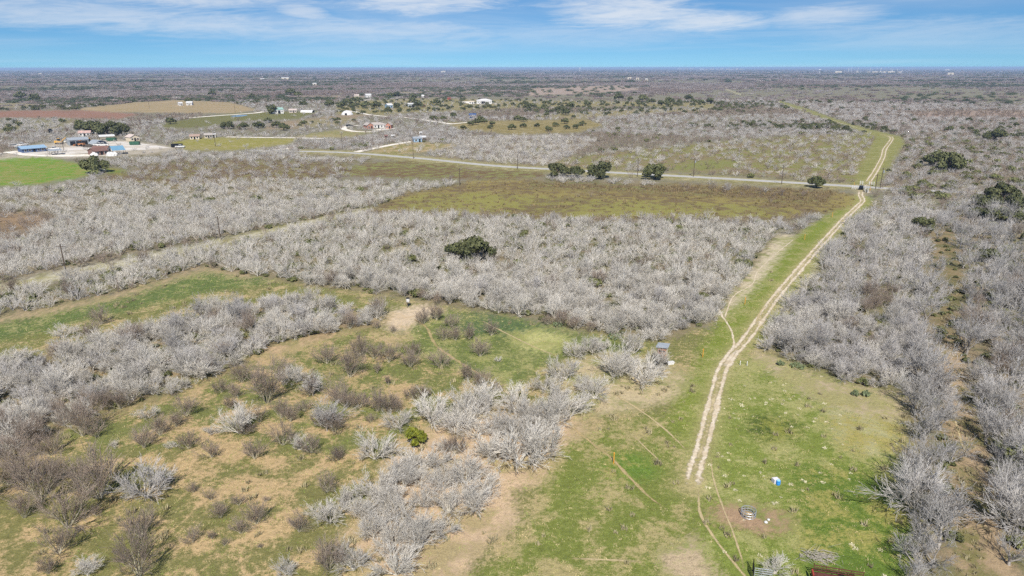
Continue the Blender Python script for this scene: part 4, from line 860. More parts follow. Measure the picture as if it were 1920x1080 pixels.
# ------------------------------------------------------------------ buildings, vehicles and things
WHITE = mat('white_paint', (206, 203, 198), .6, nscale=.6, namp=.06); CREAM = mat('cream_wall', (206, 192, 168), .8, nscale=.5, namp=.08)
TIN = mat('grey_tin', (162, 167, 170), .5, nscale=.5, namp=.12, metal=.2); BLUETIN = mat('blue_tin', (138, 164, 184), .5, nscale=.5, namp=.12); DBLUE = mat('deep_blue_paint', (62, 84, 122), .5, nscale=.6, namp=.1)
REDROOF = mat('faded_red_roof', (172, 148, 138), .8, nscale=.8, namp=.18, col2=(202, 164, 150)); BRNROOF = mat('brown_roof', (118, 88, 78), .85, nscale=.8, namp=.15); GREYROOF = mat('shingle_roof', (170, 160, 150), .9, nscale=.8, namp=.12)
BRICK = mat('orange_brick', (170, 120, 100), .9, nscale=1.2, namp=.16); GLASS = mat('dark_glass', (30, 38, 46), .12, spec=.6); DARK = mat('dark_opening', (26, 26, 28), .9); RUBBER = mat('tyre_rubber', (28, 28, 28), .9)
YELLOW = mat('machine_yellow', (206, 156, 50), .6, nscale=2, namp=.1); GREENP = mat('dumpster_green', (50, 88, 68), .5, nscale=1, namp=.12); ORANGE = mat('marker_orange', (210, 148, 52), .6); GALV = mat('galvanised_pipe', (176, 180, 182), .4, nscale=4, namp=.15, metal=.5)
WOOD = mat('weathered_pole', (86, 74, 62), .95, nscale=2, namp=.25); PLY = mat('orange_plywood', (150, 108, 86), .85, nscale=2.5, namp=.16, col2=(164, 124, 102)); RUST = mat('rusty_steel', (98, 60, 52), .8, nscale=2, namp=.25, col2=(86, 46, 38)); REDP = mat('red_paint', (160, 66, 54), .6, nscale=2, namp=.1)
BLACKP = mat('black_paint', (16, 17, 20), .3, spec=.5); TARP = mat('blue_tarpaulin', (106, 146, 168), .6, nscale=1, namp=.18, bump=.4, bscale=2); EARTH = mat('dark_earth_pile', (74, 66, 58), 1, nscale=.8, namp=.3, bump=.8, bscale=2); GREENROOF = mat('green_tin', (150, 180, 166), .5, nscale=.5, namp=.1)
PINK = mat('pinkish_stucco', (192, 176, 164), .85, nscale=.6, namp=.08)

def at_px(px, py): X, Y = gp(px, py); return X, Y, 0.0
def house(name, label, cat, px, py, wpx, depth, wall, roof, m_wall, m_roof, yaw=0.0, doors=1, wins=2, ov=.4, hip=False, group=None, big_doors=False, m_door=None, ridge_x=True):
    """gabled or hipped building; front (local -y) turned to the viewer, then yawed"""
    X, Y, _ = at_px(px, py); w = wpx / ppm(py) * (.94 if py > 225 else .82); wall *= .88; roof *= .8; face = math.atan2(-X, Y) * 1.0
    o = empty(name, (X, Y, 0), face + math.radians(yaw)); d = depth
    m = MB()
    m.box((0, 0, wall / 2), (w, d, wall))
    if not hip:
        if ridge_x:
            for sx_ in (-1, 1): m.prism([(-d / 2, wall), (d / 2, wall), (0, wall + roof - .05)], sx_ * (w / 2 - .1) - .098, sx_ * (w / 2 - .1) + .098, 'x')
        else:
            for sy in (-1, 1): m.prism([(-w / 2, wall), (w / 2, wall), (0, wall + roof - .05)], sy * (d / 2 - .1) - .098, sy * (d / 2 - .1) + .098)
    m.build('wall', m_wall, o)
    r = MB(); a, b = w / 2 + ov, d / 2 + ov; zt, ze = wall + roof, wall - .08 + .02
    if hip:
        k = max(a - b, a * .25)
        r.add([(-a, -b, ze), (a, -b, ze), (a, b, ze), (-a, b, ze), (-k, 0, zt), (k, 0, zt)], [(0, 1, 5, 4), (2, 3, 4, 5), (1, 2, 5), (3, 0, 4), (3, 2, 1, 0)])
    elif ridge_x:
        r.add([(-a, -b, ze), (a, -b, ze), (a, 0, zt), (-a, 0, zt), (-a, b, ze), (a, b, ze)] + [(-a, -b, ze + .12), (a, -b, ze + .12), (a, 0, zt + .12), (-a, 0, zt + .12), (-a, b, ze + .12), (a, b, ze + .12)],
              [(6, 7, 8, 9), (9, 8, 11, 10), (3, 2, 1, 0), (4, 5, 2, 3), (0, 1, 7, 6), (5, 4, 10, 11), (1, 2, 8, 7), (2, 5, 11, 8), (0, 6, 9, 3), (3, 9, 10, 4)])
    else:
        r.add([(-a, -b, ze), (-a, b, ze), (0, b, zt), (0, -b, zt), (a, -b, ze), (a, b, ze)] + [(-a, -b, ze + .12), (-a, b, ze + .12), (0, b, zt + .12), (0, -b, zt + .12), (a, -b, ze + .12), (a, b, ze + .12)],
              [(9, 8, 7, 6), (10, 11, 8, 9), (0, 1, 2, 3), (3, 2, 5, 4), (6, 7, 1, 0), (4, 5, 11, 10), (0, 3, 9, 6), (3, 4, 10, 9), (1, 7, 8, 2), (2, 8, 11, 5)])
    r.build('roof', m_roof, o)
    n = doors + wins; slots = [(-.5 + (i + .5) / max(n, 1)) * w * .92 for i in range(n)]
    di = [n // 2 + i - doors // 2 for i in range(doors)]
    for i, x in enumerate(slots):
        if i in di:
            dw, dh = (min(3.4, w / (n + .6)), wall * .78) if big_doors else (1.1, min(2.1, wall * .85))
            MB().box((x, -d / 2 - .03, dh / 2), (dw, .1, dh)).build('door', m_door or DARK, o)
        else:
            f = MB().box((x, -d / 2 - .03, wall * .55), (1.3, .08, 1.2)).build('window', WHITE, o)
            MB().box((x, -d / 2 - .08, wall * .55), (1.05, .05, .95)).build('pane', GLASS, f)
    return tag(o, label, cat, group)
def quonset(name, label, px, py, wpx, length, m, m_open, yaw=0, hk=1.0):
    X, Y, _ = at_px(px, py); R = wpx / ppm(py) / 2; o = empty(name, (X, Y, 0), math.atan2(-X, Y) + math.radians(yaw)); n = 14
    arc = [(R * math.cos(math.pi * i / n), R * hk * math.sin(math.pi * i / n)) for i in range(n + 1)]; inn = [(x * .965, z * .965) for x, z in arc]
    s = MB(); k = n + 1
    vs = [(x, y, z) for y in (-length / 2, length / 2) for x, z in arc] + [(x, y, z) for y in (-length / 2, length / 2) for x, z in inn]
    fs = [(i, k + i, k + i + 1, i + 1) for i in range(n)] + [(2 * k + i + 1, 3 * k + i + 1, 3 * k + i, 2 * k + i) for i in range(n)] + [(i, i + 1, 2 * k + i + 1, 2 * k + i) for i in range(n)] + [(k + i + 1, k + i, 3 * k + i, 3 * k + i + 1) for i in range(n)]
    s.add(vs, fs).build('shell', m, o)
    MB().add([(x * .96, -length / 2 + 1.2, z * .96) for x, z in arc], [tuple(range(k))]).add([(x * .96, length / 2 - .5, z * .96) for x, z in arc], [tuple(range(k))]).build('end_wall', m_open, o)
    for i in range(1, 5):
        y = -length / 2 + length * i / 5
        rb = MB(); rb.add([(x * (1.012 if q else 1.0), y + e, z * (1.012 if q else 1.0)) for e in (-.08, .08) for q in (0, 1) for x, z in arc], [(k + j, 3 * k + j, 3 * k + j + 1, k + j + 1) for j in range(n)] + [(j, k + j, k + j + 1, j + 1) for j in range(n)]); rb.build('rib', m, o)
    return tag(o, label, 'shed')
def canopy(name, label, px, py, wpx, depth, h, m_roof, yaw=0, slope=.3, cat='carport'):
    X, Y, _ = at_px(px, py); w = wpx / ppm(py); o = empty(name, (X, Y, 0), math.atan2(-X, Y) + math.radians(yaw))
    MB().add([(-w / 2, -depth / 2, h - slope), (w / 2, -depth / 2, h - slope), (w / 2, depth / 2, h + slope), (-w / 2, depth / 2, h + slope), (-w / 2, -depth / 2, h - slope + .12), (w / 2, -depth / 2, h - slope + .12), (w / 2, depth / 2, h + slope + .12), (-w / 2, depth / 2, h + slope + .12)],
             [(3, 2, 1, 0), (4, 5, 6, 7), (0, 1, 5, 4), (1, 2, 6, 5), (2, 3, 7, 6), (3, 0, 4, 7)]).build('roof', m_roof, o)
    for x in (-.47, 0, .47):
        for y in (-.46, .46): MB().bar((x * w, y * depth, 0), (x * w, y * depth, h + slope * y * 2), .09, n=5).build('post', WOOD, o)
    return tag(o, label, cat)

house('workshop', 'grey tin workshop with dark open bays on the paved yard', 'workshop', 146, 270, 34, 9, 3.6, 1.4, TIN, TIN, 8, 3, 0, big_doors=True)
house('shed_house', 'long low building with a bright blue metal roof', 'building', 60, 283, 40, 9, 2.4, 1.5, DBLUE, BLUETIN, 14, 1, 4, ov=.7)
quonset('quonset_shed', 'round-topped grey blue shed with dark blue open end', 184, 271, 22, 9, TIN, DBLUE, 24, .85)
house('farmhouse', 'small white house with a faded red roof behind the workshop', 'house', 160, 254, 20, 7, 2.6, 1.6, WHITE, REDROOF, -8, 1, 2)
house('mobile_home', 'tiny white mobile home below the dark grove', 'mobile home', 183, 253, 8, 2.6, 2.3, .3, WHITE, WHITE, 0, 1, 1, ov=.1)
house('farmhouse', 'house with rusty brown roof in front of the blue tarpaulin', 'house', 184, 289, 24, 8, 2.5, 1.9, BRNROOF, BRNROOF, 26, 1, 2)
house('farmhouse', 'white gabled annex joined to the rusty brown roofs', 'house', 191, 285.5, 14, 8, 2.6, 1.8, WHITE, BRNROOF, 62, 1, 1, ridge_x=False)
canopy('tarpaulin_shelter', 'blue tarpaulin stretched over a frame beside the white heaps', 222, 288, 22, 7, 3.2, TARP, 8, .9, 'shelter')
canopy('carport', 'grey flat-roofed carport on posts at the yard entrance', 104, 289, 22, 6, 2.5, TIN, 6, .15)
canopy('long_shelter', 'long white open shelter at the back of the yard', 201, 261, 26, 5, 2.6, WHITE, 4, .4)
house('farmhouse', 'cream gabled house half hidden by bare trees', 'house', 249, 263, 17, 8, 2.8, 2.0, CREAM, PINK, 20, 1, 2, ridge_x=False)
house('ranch_house', 'low house with an orange brown roof under bare trees', 'house', 366, 259.5, 17, 8, 2.2, 1.2, CREAM, mat('orange_tin', (164, 140, 124), .8, nscale=.6, namp=.1), -6, 1, 2)
house('ranch_house', 'low cream house beside the gravel road', 'house', 391, 257.5, 14, 7, 2.3, 1.1, CREAM, GREYROOF, 0, 1, 2)
house('garage', 'small white garage right of the low cream house', 'garage', 401, 257, 6, 4, 2.4, .7, WHITE, WHITE, 0, 1, 0)
house('barn', 'barn with pale green tin roof beside a dark oak', 'barn', 521, 212, 20, 14, 4.6, 2.2, WHITE, GREENROOF, 12, 1, 2, big_doors=True)
house('ranch_house', 'long pinkish house right of the green roofed barn', 'house', 549, 210.5, 16, 9, 2.8, 1.6, PINK, PINK, 0, 1, 3)
quonset('quonset_barn', 'white round-topped barn with a black open end', 577, 210.5, 11, 14, WHITE, DARK, 58, .8)
house('farmhouse', 'left of two white houses on the tan field', 'house', 338, 197, 8, 9, 3.2, 1.5, WHITE, WHITE, 10, 1, 1)
house('farmhouse', 'right of two white houses on the tan field', 'house', 356, 196.3, 12, 10, 3.4, 2.0, WHITE, WHITE, -10, 1, 2)
house('farmhouse', 'cream house on the far pasture, left of a white one', 'house', 669, 182.5, 10, 12, 3.6, 2, CREAM, PINK, 0, 1, 2)
house('farmhouse', 'white house on the far pasture beside oaks', 'house', 690, 182, 12, 12, 4, 2.2, WHITE, WHITE, 10, 1, 2)
house('farmhouse', 'white house with a blue roof slope between dark oaks', 'house', 729, 201.5, 12, 9, 3.4, 2.2, BLUETIN, WHITE, 24, 1, 1)
house('barn', 'grey blue tin barn with one dark door between oaks', 'barn', 771, 200.5, 15, 10, 4.2, 1.2, TIN, WHITE, 4, 1, 1, big_doors=True)
house('shed', 'small orange shed right of the grey blue barn', 'shed', 795, 200, 6, 6, 2.6, 1, BRICK, BRNROOF, 0, 1, 0)
house('farmhouse', 'tiny white house far behind the grey blue barn', 'house', 793, 184, 5, 8, 4, 2, WHITE, WHITE, 0, 1, 0)
house('shed', 'small red shed on the far tan pasture', 'shed', 842, 186.5, 7, 8, 3, 1.6, REDP, BRNROOF, 0, 1, 0)
house('ranch_hall', 'big white hall with a broad hipped roof on white ground', 'hall', 908, 194, 34, 24, 4.6, 2.6, WHITE, mat('white_tin', (220, 214, 206), .5, nscale=.2, namp=.06), 0, 2, 5, hip=True, big_doors=True)
house('ranch_hall_wing', 'low white wing left of the big white hall', 'building', 884, 194.5, 12, 10, 3, 1.2, WHITE, CREAM, 0, 1, 1)
X, Y, _ = at_px(651, 215); o = empty('fabric_dome', (X, Y, 0)); R = 11 / ppm(215)
MB().lathe([(R, 0), (R * .97, 1.0), (R * .8, 2.5), (R * .5, 3.7), (R * .2, 4.3), (.05, 4.45)], 18).build('cover', WHITE, o); MB().box((0, -R * .97, 1.0), (2.2, .5, 2.0)).build('door', DARK, o); tag(o, 'white dome-shaped fabric shed left of the drive', 'shed')
house('brick_house', 'long house with orange brick ends and pale roof', 'house', 706, 239, 40, 10, 2.9, 1.9, WHITE, GREYROOF, 4, 1, 5, hip=True)
house('brick_house_wing', 'orange brick gabled wing at the left of the long house', 'house', 691, 240.5, 13, 9, 3.0, 2.2, BRICK, GREYROOF, 18, 1, 1, ridge_x=False)
house('brick_house_wing', 'orange brick garage wing at the right of the long house', 'house', 730, 240.5, 10, 8, 3.2, 2.2, BRICK, GREYROOF, -12, 1, 1, ridge_x=False)
house('shed', 'grey blue shed among clutter beside the paved road', 'shed', 782, 265.5, 16, 6, 2.6, 1.0, BLUETIN, TIN, 10, 1, 1)
canopy('lean_to', 'dark lean-to with white roof right of the grey blue shed', 793, 263, 12, 5, 2.4, WHITE, 8, .3)
house('mobile_home', 'white caravan among bare trees above the paved road', 'caravan', 737, 259, 8, 3, 2.3, .3, WHITE, WHITE, 0, 1, 1, ov=.1)
house('shed', 'little orange shed left of the white caravan', 'shed', 724, 260, 5, 3, 2.2, .8, BRICK, BRNROOF, 0, 1, 0)
house('mobile_home', 'white box trailer above the cluttered grey blue shed', 'trailer', 789, 253.5, 6, 3, 2.6, .2, WHITE, WHITE, 0, 1, 0, ov=.05)
house('farmhouse', 'house with a dark blue roof among oaks', 'house', 886, 220, 15, 9, 2.6, 1.8, PINK, DBLUE, 0, 1, 2)
canopy('carport', 'white carport under the oaks of the dark blue roofed house', 900, 228, 9, 5, 2.8, WHITE, 0, .2)
for px, py, w, h, lb in ((535, 149.5, 16, 9, 'bright white warehouse far left of centre'), (492, 150, 9, 6, 'low white shed left of the bright white warehouse'), (590, 160, 8, 6, 'white farm building right of the far warehouse'), (75, 139, 6, 9, 'pale speck of a building near the horizon at left'), (831, 136, 10, 12, 'cream building just under the horizon'),
                         (1180, 149, 8, 7, 'left of two cream buildings far beyond the pasture'), (1195, 149.5, 6, 6, 'right of two cream buildings far beyond the pasture'), (1212, 152, 5, 7, 'single white building right of the cream pair'), (1572, 138, 14, 14, 'pale yellow plant building left of the refinery towers'), (1782, 142, 12, 12, 'pale building right of the refinery'), (1776, 133.5, 8, 16, 'white block near the horizon at right')):
    house('warehouse', lb, 'building', px, py, w, 30, h, h * .3, CREAM, WHITE if 'white' in lb else CREAM, 0, 2, 4, big_doors=True)
for px0, px1, py, h, lb in ((1268, 1300, 130.2, 26, 'long white quarry bank on the horizon'), (1310, 1395, 130.6, 16, 'thin pale strip of works on the horizon'), (1700, 1722, 128.9, 18, 'small white works on the right horizon'), (1795, 1822, 128.6, 18, 'white works at the right end of the horizon')):
    a, b = gp(px0, py), gp(px1, py); o = empty('horizon_works', ((a[0] + b[0]) / 2, a[1], 0)); n = 9; L = b[0] - a[0]; r = random.Random(px0)
    for i in range(n): hh = h * r.uniform(.45, 1); MB().box((L * (i + .5) / n - L / 2, r.uniform(-60, 60), hh / 2), (L / n * r.uniform(.5, 1.1), 120, hh)).build('block', CREAM if i % 3 else WHITE, o)
    tag(o, lb, 'works')
# refinery
X, Y = gp(1650, 137); o = empty('refinery', (X, Y, 0)); r = random.Random(3); sc_ = 1 / ppm(137)
for i in range(24):
    x = r.uniform(-52, 45) * sc_; h = r.choice((14, 18, 22, 30, 38)) * 1.05; rr = r.uniform(1.4, 3.0); MB().lathe([(rr, 0), (rr, h * .8), (rr * .7, h * .85), (rr * .7, h)], 8, (x, r.uniform(-150, 150), 0)).build('tower', GALV if i % 2 else WHITE, o)
for i in range(9): MB().lathe([(14, 0), (14, 7), (2, 8)], 14, (r.uniform(-50, 45) * sc_, r.uniform(-200, 100), 0)).build('tank', CREAM, o)
for i in range(5): MB().box((r.uniform(-45, 40) * sc_, r.uniform(-150, 50), 5), (60, 30, 10)).build('block', CREAM, o)
tag(o, 'distant refinery of thin towers and white tanks under the horizon', 'refinery')
for px, py, h, lb in ((1087, 134, 40, 'white water tower at the middle of the horizon'), (1536, 138, 30, 'slim pale tower left of the refinery')):
    X, Y = gp(px, py); o = empty('water_tower', (X, Y, 0)); MB().bar((0, 0, 0), (0, 0, h * .75), 3.2, 2.4, 8).build('stem', WHITE, o); MB().lathe([(2, h * .68), (9, h * .76), (11, h * .85), (8, h * .95), (1, h)], 12).build('tank', WHITE, o); tag(o, lb, 'water tower')

# vehicles
def truck(px, py, label, m, yaw=0, suv=False, k=1.0):
    X, Y, _ = at_px(px, py); o = empty('parked_car' if suv else 'pickup_truck', (X, Y, 0), math.radians(yaw), k)
    side = [(-2.6, .45), (2.55, .45), (2.65, .9), (2.4, 1.1), (1.15, 1.18), (-2.65, 1.18), (-2.7, .6)]
    MB().prism(side, -.92, .92).build('body', m, o)
    cab = [(-2.3 if suv else -.75, 1.19), (1.1, 1.19), (.55, 1.82), (-2.1 if suv else -.55, 1.86)]; MB().prism(cab, -.82, .82).build('cab', m, o)
    f = [(x * .94, 1.22 + (z - 1.19) * .82) for x, z in cab]
    for s in (-1, 1): MB().prism(f, s * .825 - .012, s * .825 + .012).build('side_window', GLASS, o)
    MB().add([(1.07, -.7, 1.27), (1.07, .7, 1.27), (.63, .66, 1.77), (.63, -.66, 1.77)], [(0, 1, 2, 3)]).build('windscreen', GLASS, o)
    if not suv: MB().box((-1.75, 0, 1.195), (1.7, 1.5, .04)).build('load_bed', DARK, o)
    for x in (-1.7, 1.65):
        for s in (-1, 1):
            t_ = MB().bar((x, s * .74, .38), (x, s * .97, .38), .38, n=12).build('wheel', RUBBER, o); MB().bar((x, s * .95, .38), (x, s * .985, .38), .2, n=8).build('rim', GALV, t_)
    for s in (-1, 1): MB().box((2.6, s * .68, .86), (.1, .34, .16)).build('headlight', WHITE, o)
    return tag(o, label, 'car' if suv else 'pickup')
truck(1614, 355.5, 'black car waiting at the white pipe gate by the road', BLACKP, 62, True, .8)
truck(186, 273, 'white pickup in front of the round-topped shed, left of the other', WHITE, 8, k=1.15); truck(193, 273.4, 'white pickup in front of the round-topped shed, right of the other', WHITE, -160, k=1.15)
truck(101, 280.5, 'white pickup alone on the yard left of the workshop', WHITE, 20, k=1.15); truck(131, 266.5, 'white pickup at the left end of the workshop', WHITE, 10, k=1.1)
truck(28, 275.5, 'white van-like pickup left of the blue roof', WHITE, 30, True, 1.15); truck(41, 272.5, 'white pickup behind the left end of the blue roof', WHITE, 12, k=1.15); truck(885, 222.5, 'dark blue car before the dark blue roofed house', DBLUE, 5, True)
truck(655, 237.5, 'black car on the white loop drive', BLACKP, 15, True); truck(338, 276.5, 'white flat pickup beside the dark livestock trailer', WHITE, 0)
def loader(px, py, label, yaw, m=None, exc=False):
    m = m or YELLOW; X, Y, _ = at_px(px, py); o = empty('excavator' if exc else 'wheel_loader', (X, Y, 0), math.radians(yaw), 1.1)
    MB().prism([(-2.4, .8), (1.2, .8), (1.3, 1.4), (-.2, 1.7), (-2.4, 1.9)], -.9, .9).build('body', m, o); MB().box((-.2, 0, 2.35), (1.3, 1.3, 1.3)).build('cab', GLASS, o); MB().box((-.2, 0, 3.05), (1.5, 1.5, .12)).build('cab_roof', m, o)
    if exc:
        for s in (-1, 1): MB().prism([(-1.8, .1), (1.5, .1), (1.8, .45), (1.5, .8), (-1.8, .8), (-2.1, .45)], s * 1.0 - .25, s * 1.0 + .25).build('track', RUBBER, o)
        MB().bar((1.0, .3, 1.6), (3.2, .3, 3.4), .24, n=4).bar((3.2, .3, 3.4), (4.6, .3, 1.3), .2, n=4).build('boom', m, o)
    else:
        for x in (-1.5, 1.4):
            for s in (-1, 1): MB().bar((x, s * .8, .7), (x, s * 1.25, .7), .7, n=12).build('wheel', RUBBER, o)
        MB().bar((.8, -.5, 1.4), (3.0, -.5, .9), .16, n=4).bar((.8, .5, 1.4), (3.0, .5, .9), .16, n=4).build('boom', m, o)
    MB().prism([(4.2 if exc else 2.9, .3), (5.0 if exc else 3.9, .2), (4.3 if exc else 3.1, 1.2)], -.5 if exc else -1.2, .9 if exc else 1.2).build('bucket', m, o)
    return tag(o, label, 'excavator' if exc else 'loader')
loader(112, 269, 'yellow excavator left of the grey tin workshop', 15, None, True); loader(168, 268.5, 'yellow loader between the workshop and round-topped shed', -60); loader(151, 273.5, 'orange loader beside the dark earth pile', 170, mat('machine_orange', (164, 112, 74), .7))
X, Y, _ = at_px(168, 275); o = empty('earth_pile', (X, Y, 0)); r = random.Random(8); W = 13 / ppm(275)
m = MB(); rings = [(1, 0), (.8, .6), (.5, 1.3), (.22, 1.7), (.02, 1.8)]; vs = [(W * q * r.uniform(.85, 1.1) * math.cos(i * .3927), W * .6 * q * r.uniform(.85, 1.1) * math.sin(i * .3927), max(0, z * r.uniform(.8, 1.1))) for q, z in rings for i in range(16)]
m.add(vs, [(j * 16 + i, j * 16 + (i + 1) % 16, (j + 1) * 16 + (i + 1) % 16, (j + 1) * 16 + i) for j in range(4) for i in range(16)]); m.build('heap', EARTH, o); tag(o, 'low dark earth pile in front of the workshop', 'earth pile')
for k_, (px, py, lb) in enumerate(((207, 291.5, 'left white tarpaulin-covered heap before the rusty roofs'), (213, 291, 'right white tarpaulin-covered heap before the blue tarpaulin'), (176, 292, 'low white heap at the edge of the brush'))):
    X, Y, _ = at_px(px, py); o = empty('covered_heap', (X, Y, 0)); r = random.Random(k_); vs = [(2.2 * q * r.uniform(.8, 1.15) * math.cos(i * .5236), 1.7 * q * r.uniform(.8, 1.15) * math.sin(i * .5236), z * r.uniform(.75, 1.2)) for q, z in ((1, 0), (.9, 1.0), (.55, 1.7), (.1, 2.0)) for i in range(12)]
    MB().add(vs, [(j * 12 + i, j * 12 + (i + 1) % 12, (j + 1) * 12 + (i + 1) % 12, (j + 1) * 12 + i) for j in range(3) for i in range(12)]).build('tarpaulin', WHITE, o); tag(o, lb, 'heap')
def dumpster(px, py, label, m=None, L=5.5):
    X, Y, _ = at_px(px, py); o = empty('dumpster', (X, Y, 0), .1); b = MB()
    h, w = 1.9, 2.3; m = m or GREENP
    for c, d in (((0, -w / 2, h / 2 + .2), (L, .1, h)), ((0, w / 2, h / 2 + .2), (L, .1, h)), ((-L / 2, 0, h / 2 + .2), (.1, w - .1, h)), ((L / 2, 0, h / 2 + .2), (.1, w - .1, h)), ((0, 0, .22), (L - .1, w - .1, .1))): b.box(c, d)
    b.build('body', m, o)
    for i in range(6): MB().box((-L / 2 + L * (i + .5) / 6, -w / 2 - .08, h / 2 + .2), (.1, .06, h)).build('rib', m, o)
    return tag(o, label, 'dumpster')
dumpster(209, 263.5, 'green dumpster at the back of the yard'); dumpster(253, 271, 'dark green dumpster on the right part of the yard')
dumpster(332, 275.5, 'dark livestock trailer body beside the green meadow', BLACKP, 6)
X, Y, _ = at_px(95, 249); o = empty('water_tank', (X, Y, 0)); MB().lathe([(1.4, 0), (1.4, 2.8), (.4, 3.3)], 14).build('tank', BLACKP, o); tag(o, 'black water tank among bare trees behind the yard', 'tank')

# poles, gate, markers
def pole(px, py, h, label, yaw=0.0, lamp=False):
    X, Y, _ = at_px(px, py); o = empty('utility_pole', (X, Y, 0), math.radians(yaw)); MB().bar((0, 0, 0), (0, 0, h), .16, .11, 7).build('post', WOOD, o)
    a = MB().box((0, -.14, h - .5), (2.2, .1, .12)).build('crossarm', WOOD, o)
    for x in (-.95, .95, .4): MB().lathe([(.05, h - .44), (.07, h - .36), (.03, h - .26)], 6, (x, -.14, 0)).build('insulator', WHITE, a)
    if lamp: MB().lathe([(.25, h - 2.0), (.28, h - 1.2), (.1, h - 1.1)], 8, (.35, -.1, 0)).build('transformer', TIN, o)
    return tag(o, label, 'pole', 'wooden utility poles')
for a in ((124, 514, 7.2, 'dark utility pole in the lane at the far left thicket'), (413, 448, 6.5, 'utility pole in the lane above the middle of the thicket'), (862, 348, 7, 'utility pole where the lane meets the field'), (1195, 331, 8, 'utility pole between the third and fourth road oaks'), (1300, 331.5, 8, 'utility pole right of the round road oak', 0, True),
          (1465, 346, 8, 'utility pole left of the small road oak'), (1650, 353.5, 8, 'utility pole with a transformer right of the gate', 0, True), (1641, 356, 6, 'short post beside the pole right of the gate'), (775, 297, 8, 'utility pole left along the paved road'), (970, 317, 7, 'pale utility pole midway along the paved road'),
          (404, 274, 8, 'utility pole in the farm meadow below the low houses'), (441, 212.5, 12, 'utility pole at the tan field by the gravel road'), (280, 203, 12, 'utility pole alone in the tan field'), (642, 280, 9, 'utility pole at the left end of the paved road'), (120, 284, 8, 'utility pole in the depot yard'), (1885, 372, 6, 'broken-topped pole in the right woods')): pole(*a)
def marker(px, py, label, h=1.25, m=None, nm='marker_post', gr='orange pipeline marker posts'):
    X, Y, _ = at_px(px, py); o = empty(nm, (X, Y, 0)); MB().bar((0, 0, 0), (0, 0, h), .06, n=7).build('post', m or ORANGE, o); MB().lathe([(.075, h), (.075, h + .2), (.03, h + .26)], 7).build('cap', m or ORANGE, o); tag(o, label, 'post', gr)
for px, py, lb in ((1150, 869, 'orange marker post standing in the front meadow beside the trail'), (1317, 670, 'orange marker post left of the track junction'), (1396, 571, 'orange marker post in the corridor below the bend of the thin trail'), (1508, 450, 'orange marker post far up the grass corridor'), (1560, 408, 'orange marker post nearest the upper end of the track'), (1601, 350, 'yellow marker post left of the gate'), (1632, 346, 'yellow marker post right across the road from the gate'), (1631, 358, 'yellow marker post in the grass right of the gate')): marker(px, py, lb)
for px, py, lb in ((1387, 685, 'left of two short white pegs below the track junction'), (1400, 686, 'right of two short white pegs below the track junction')): marker(px, py, lb, .5, WHITE, 'white_peg', 'white pegs')
def pipe_fence(pts, label, h=1.25):
    P = [gp(*p) for p in pts]; o = empty('pipe_fence', (P[0][0], P[0][1], 0))
    rel = [(x - P[0][0], y - P[0][1]) for x, y in P]
    for x, y in rel: MB().bar((x, y, 0), (x, y, h + .2), .13, n=6).build('post', WHITE, o)
    for a, b in zip(rel[:-1], rel[1:]):
        for z in (.45, .85, h): MB().bar((*a, z), (*b, z), .055, n=5).build('rail', WHITE, o)
    tag(o, label, 'fence')
pipe_fence([(1597, 355), (1600.5, 355.3), (1604, 355.6), (1608, 355.9)], 'white pipe fence left of the gate'); pipe_fence([(1620.5, 357), (1622, 361), (1626.5, 362.5), (1627, 357.5)], 'white pipe pen right of the gate'); pipe_fence([(1612, 346.4), (1617, 346.8)], 'white pipe fence left of the entrance across the road'); pipe_fence([(1629, 347.6), (1633, 347.9), (1638, 348.2)], 'white pipe fence right of the entrance across the road')
g0, g1 = gp(1608.5, 356), gp(1619, 356.8); o = empty('farm_gate', (*g0, 0)); dx, dy = g1[0] - g0[0], g1[1] - g0[1]
MB().bar((0.2, 0, .25), (.2, 0, 1.3), .05).bar((dx, dy, .25), (dx, dy, 1.3), .05).build('gate_frame', GALV, o)
for z in (.3, .55, .8, 1.05, 1.3): MB().bar((.2, 0, z), (dx, dy, z), .035, n=5).build('bar', GALV, o)
tag(o, 'grey bar gate between the white pipe fences', 'gate')

# hunting blind, feeder and clutter of the near meadow
X, Y, _ = at_px(1240, 682); o = empty('hunting_blind', (X, Y, 0), math.radians(-24)); W = 1.35
for sx_ in (-1, 1):
    for sy in (-1, 1): MB().bar((sx_ * .75, sy * .75, 0), (sx_ * .6, sy * .6, 1.2), .07, n=5).build('leg', WOOD, o)
MB().box((0, 0, 1.23), (1.5, 1.5, .08)).build('floor', WOOD, o)
b = MB(); h0, h1 = 1.27, 3.1
for (cx, cy, dx, dy) in ((0, -W / 2, W, .05), (0, W / 2, W, .05), (-W / 2, 0, .05, W - .06)):
    b.box((cx, cy, (h0 + 2.25) / 2), (dx, dy, 2.25 - h0)); b.box((cx, cy, (2.55 + h1) / 2), (dx, dy, h1 - 2.55))
    for e in (-1, 1): b.box((cx + (e * (W / 2 - .1) if dx > .1 else 0), cy + (e * (W / 2 - .13) if dy > .1 else 0), 2.4), (.2 if dx > .1 else .048, .2 if dy > .1 else .048, .3))
b.build('wall', PLY, o)
MB().box((W / 2, 0, (h0 + h1) / 2), (.05, W - .06, h1 - h0)).build('end_wall', mat('cream_plywood', (226, 206, 170), .85, nscale=2, namp=.1), o)
MB().box((0, -W / 2 + .12, 2.4), (W - .5, .02, .28)).build('window', DARK, o)
MB().add([(-.95, -.95, 3.0), (.95, -.95, 3.12), (.95, .95, 3.2), (-.95, .95, 3.08), (-.95, -.95, 3.06), (.95, -.95, 3.18), (.95, .95, 3.26), (-.95, .95, 3.14)], [(3, 2, 1, 0), (4, 5, 6, 7), (0, 1, 5, 4), (1, 2, 6, 5), (2, 3, 7, 6), (3, 0, 4, 7)]).build('roof', TIN, o)
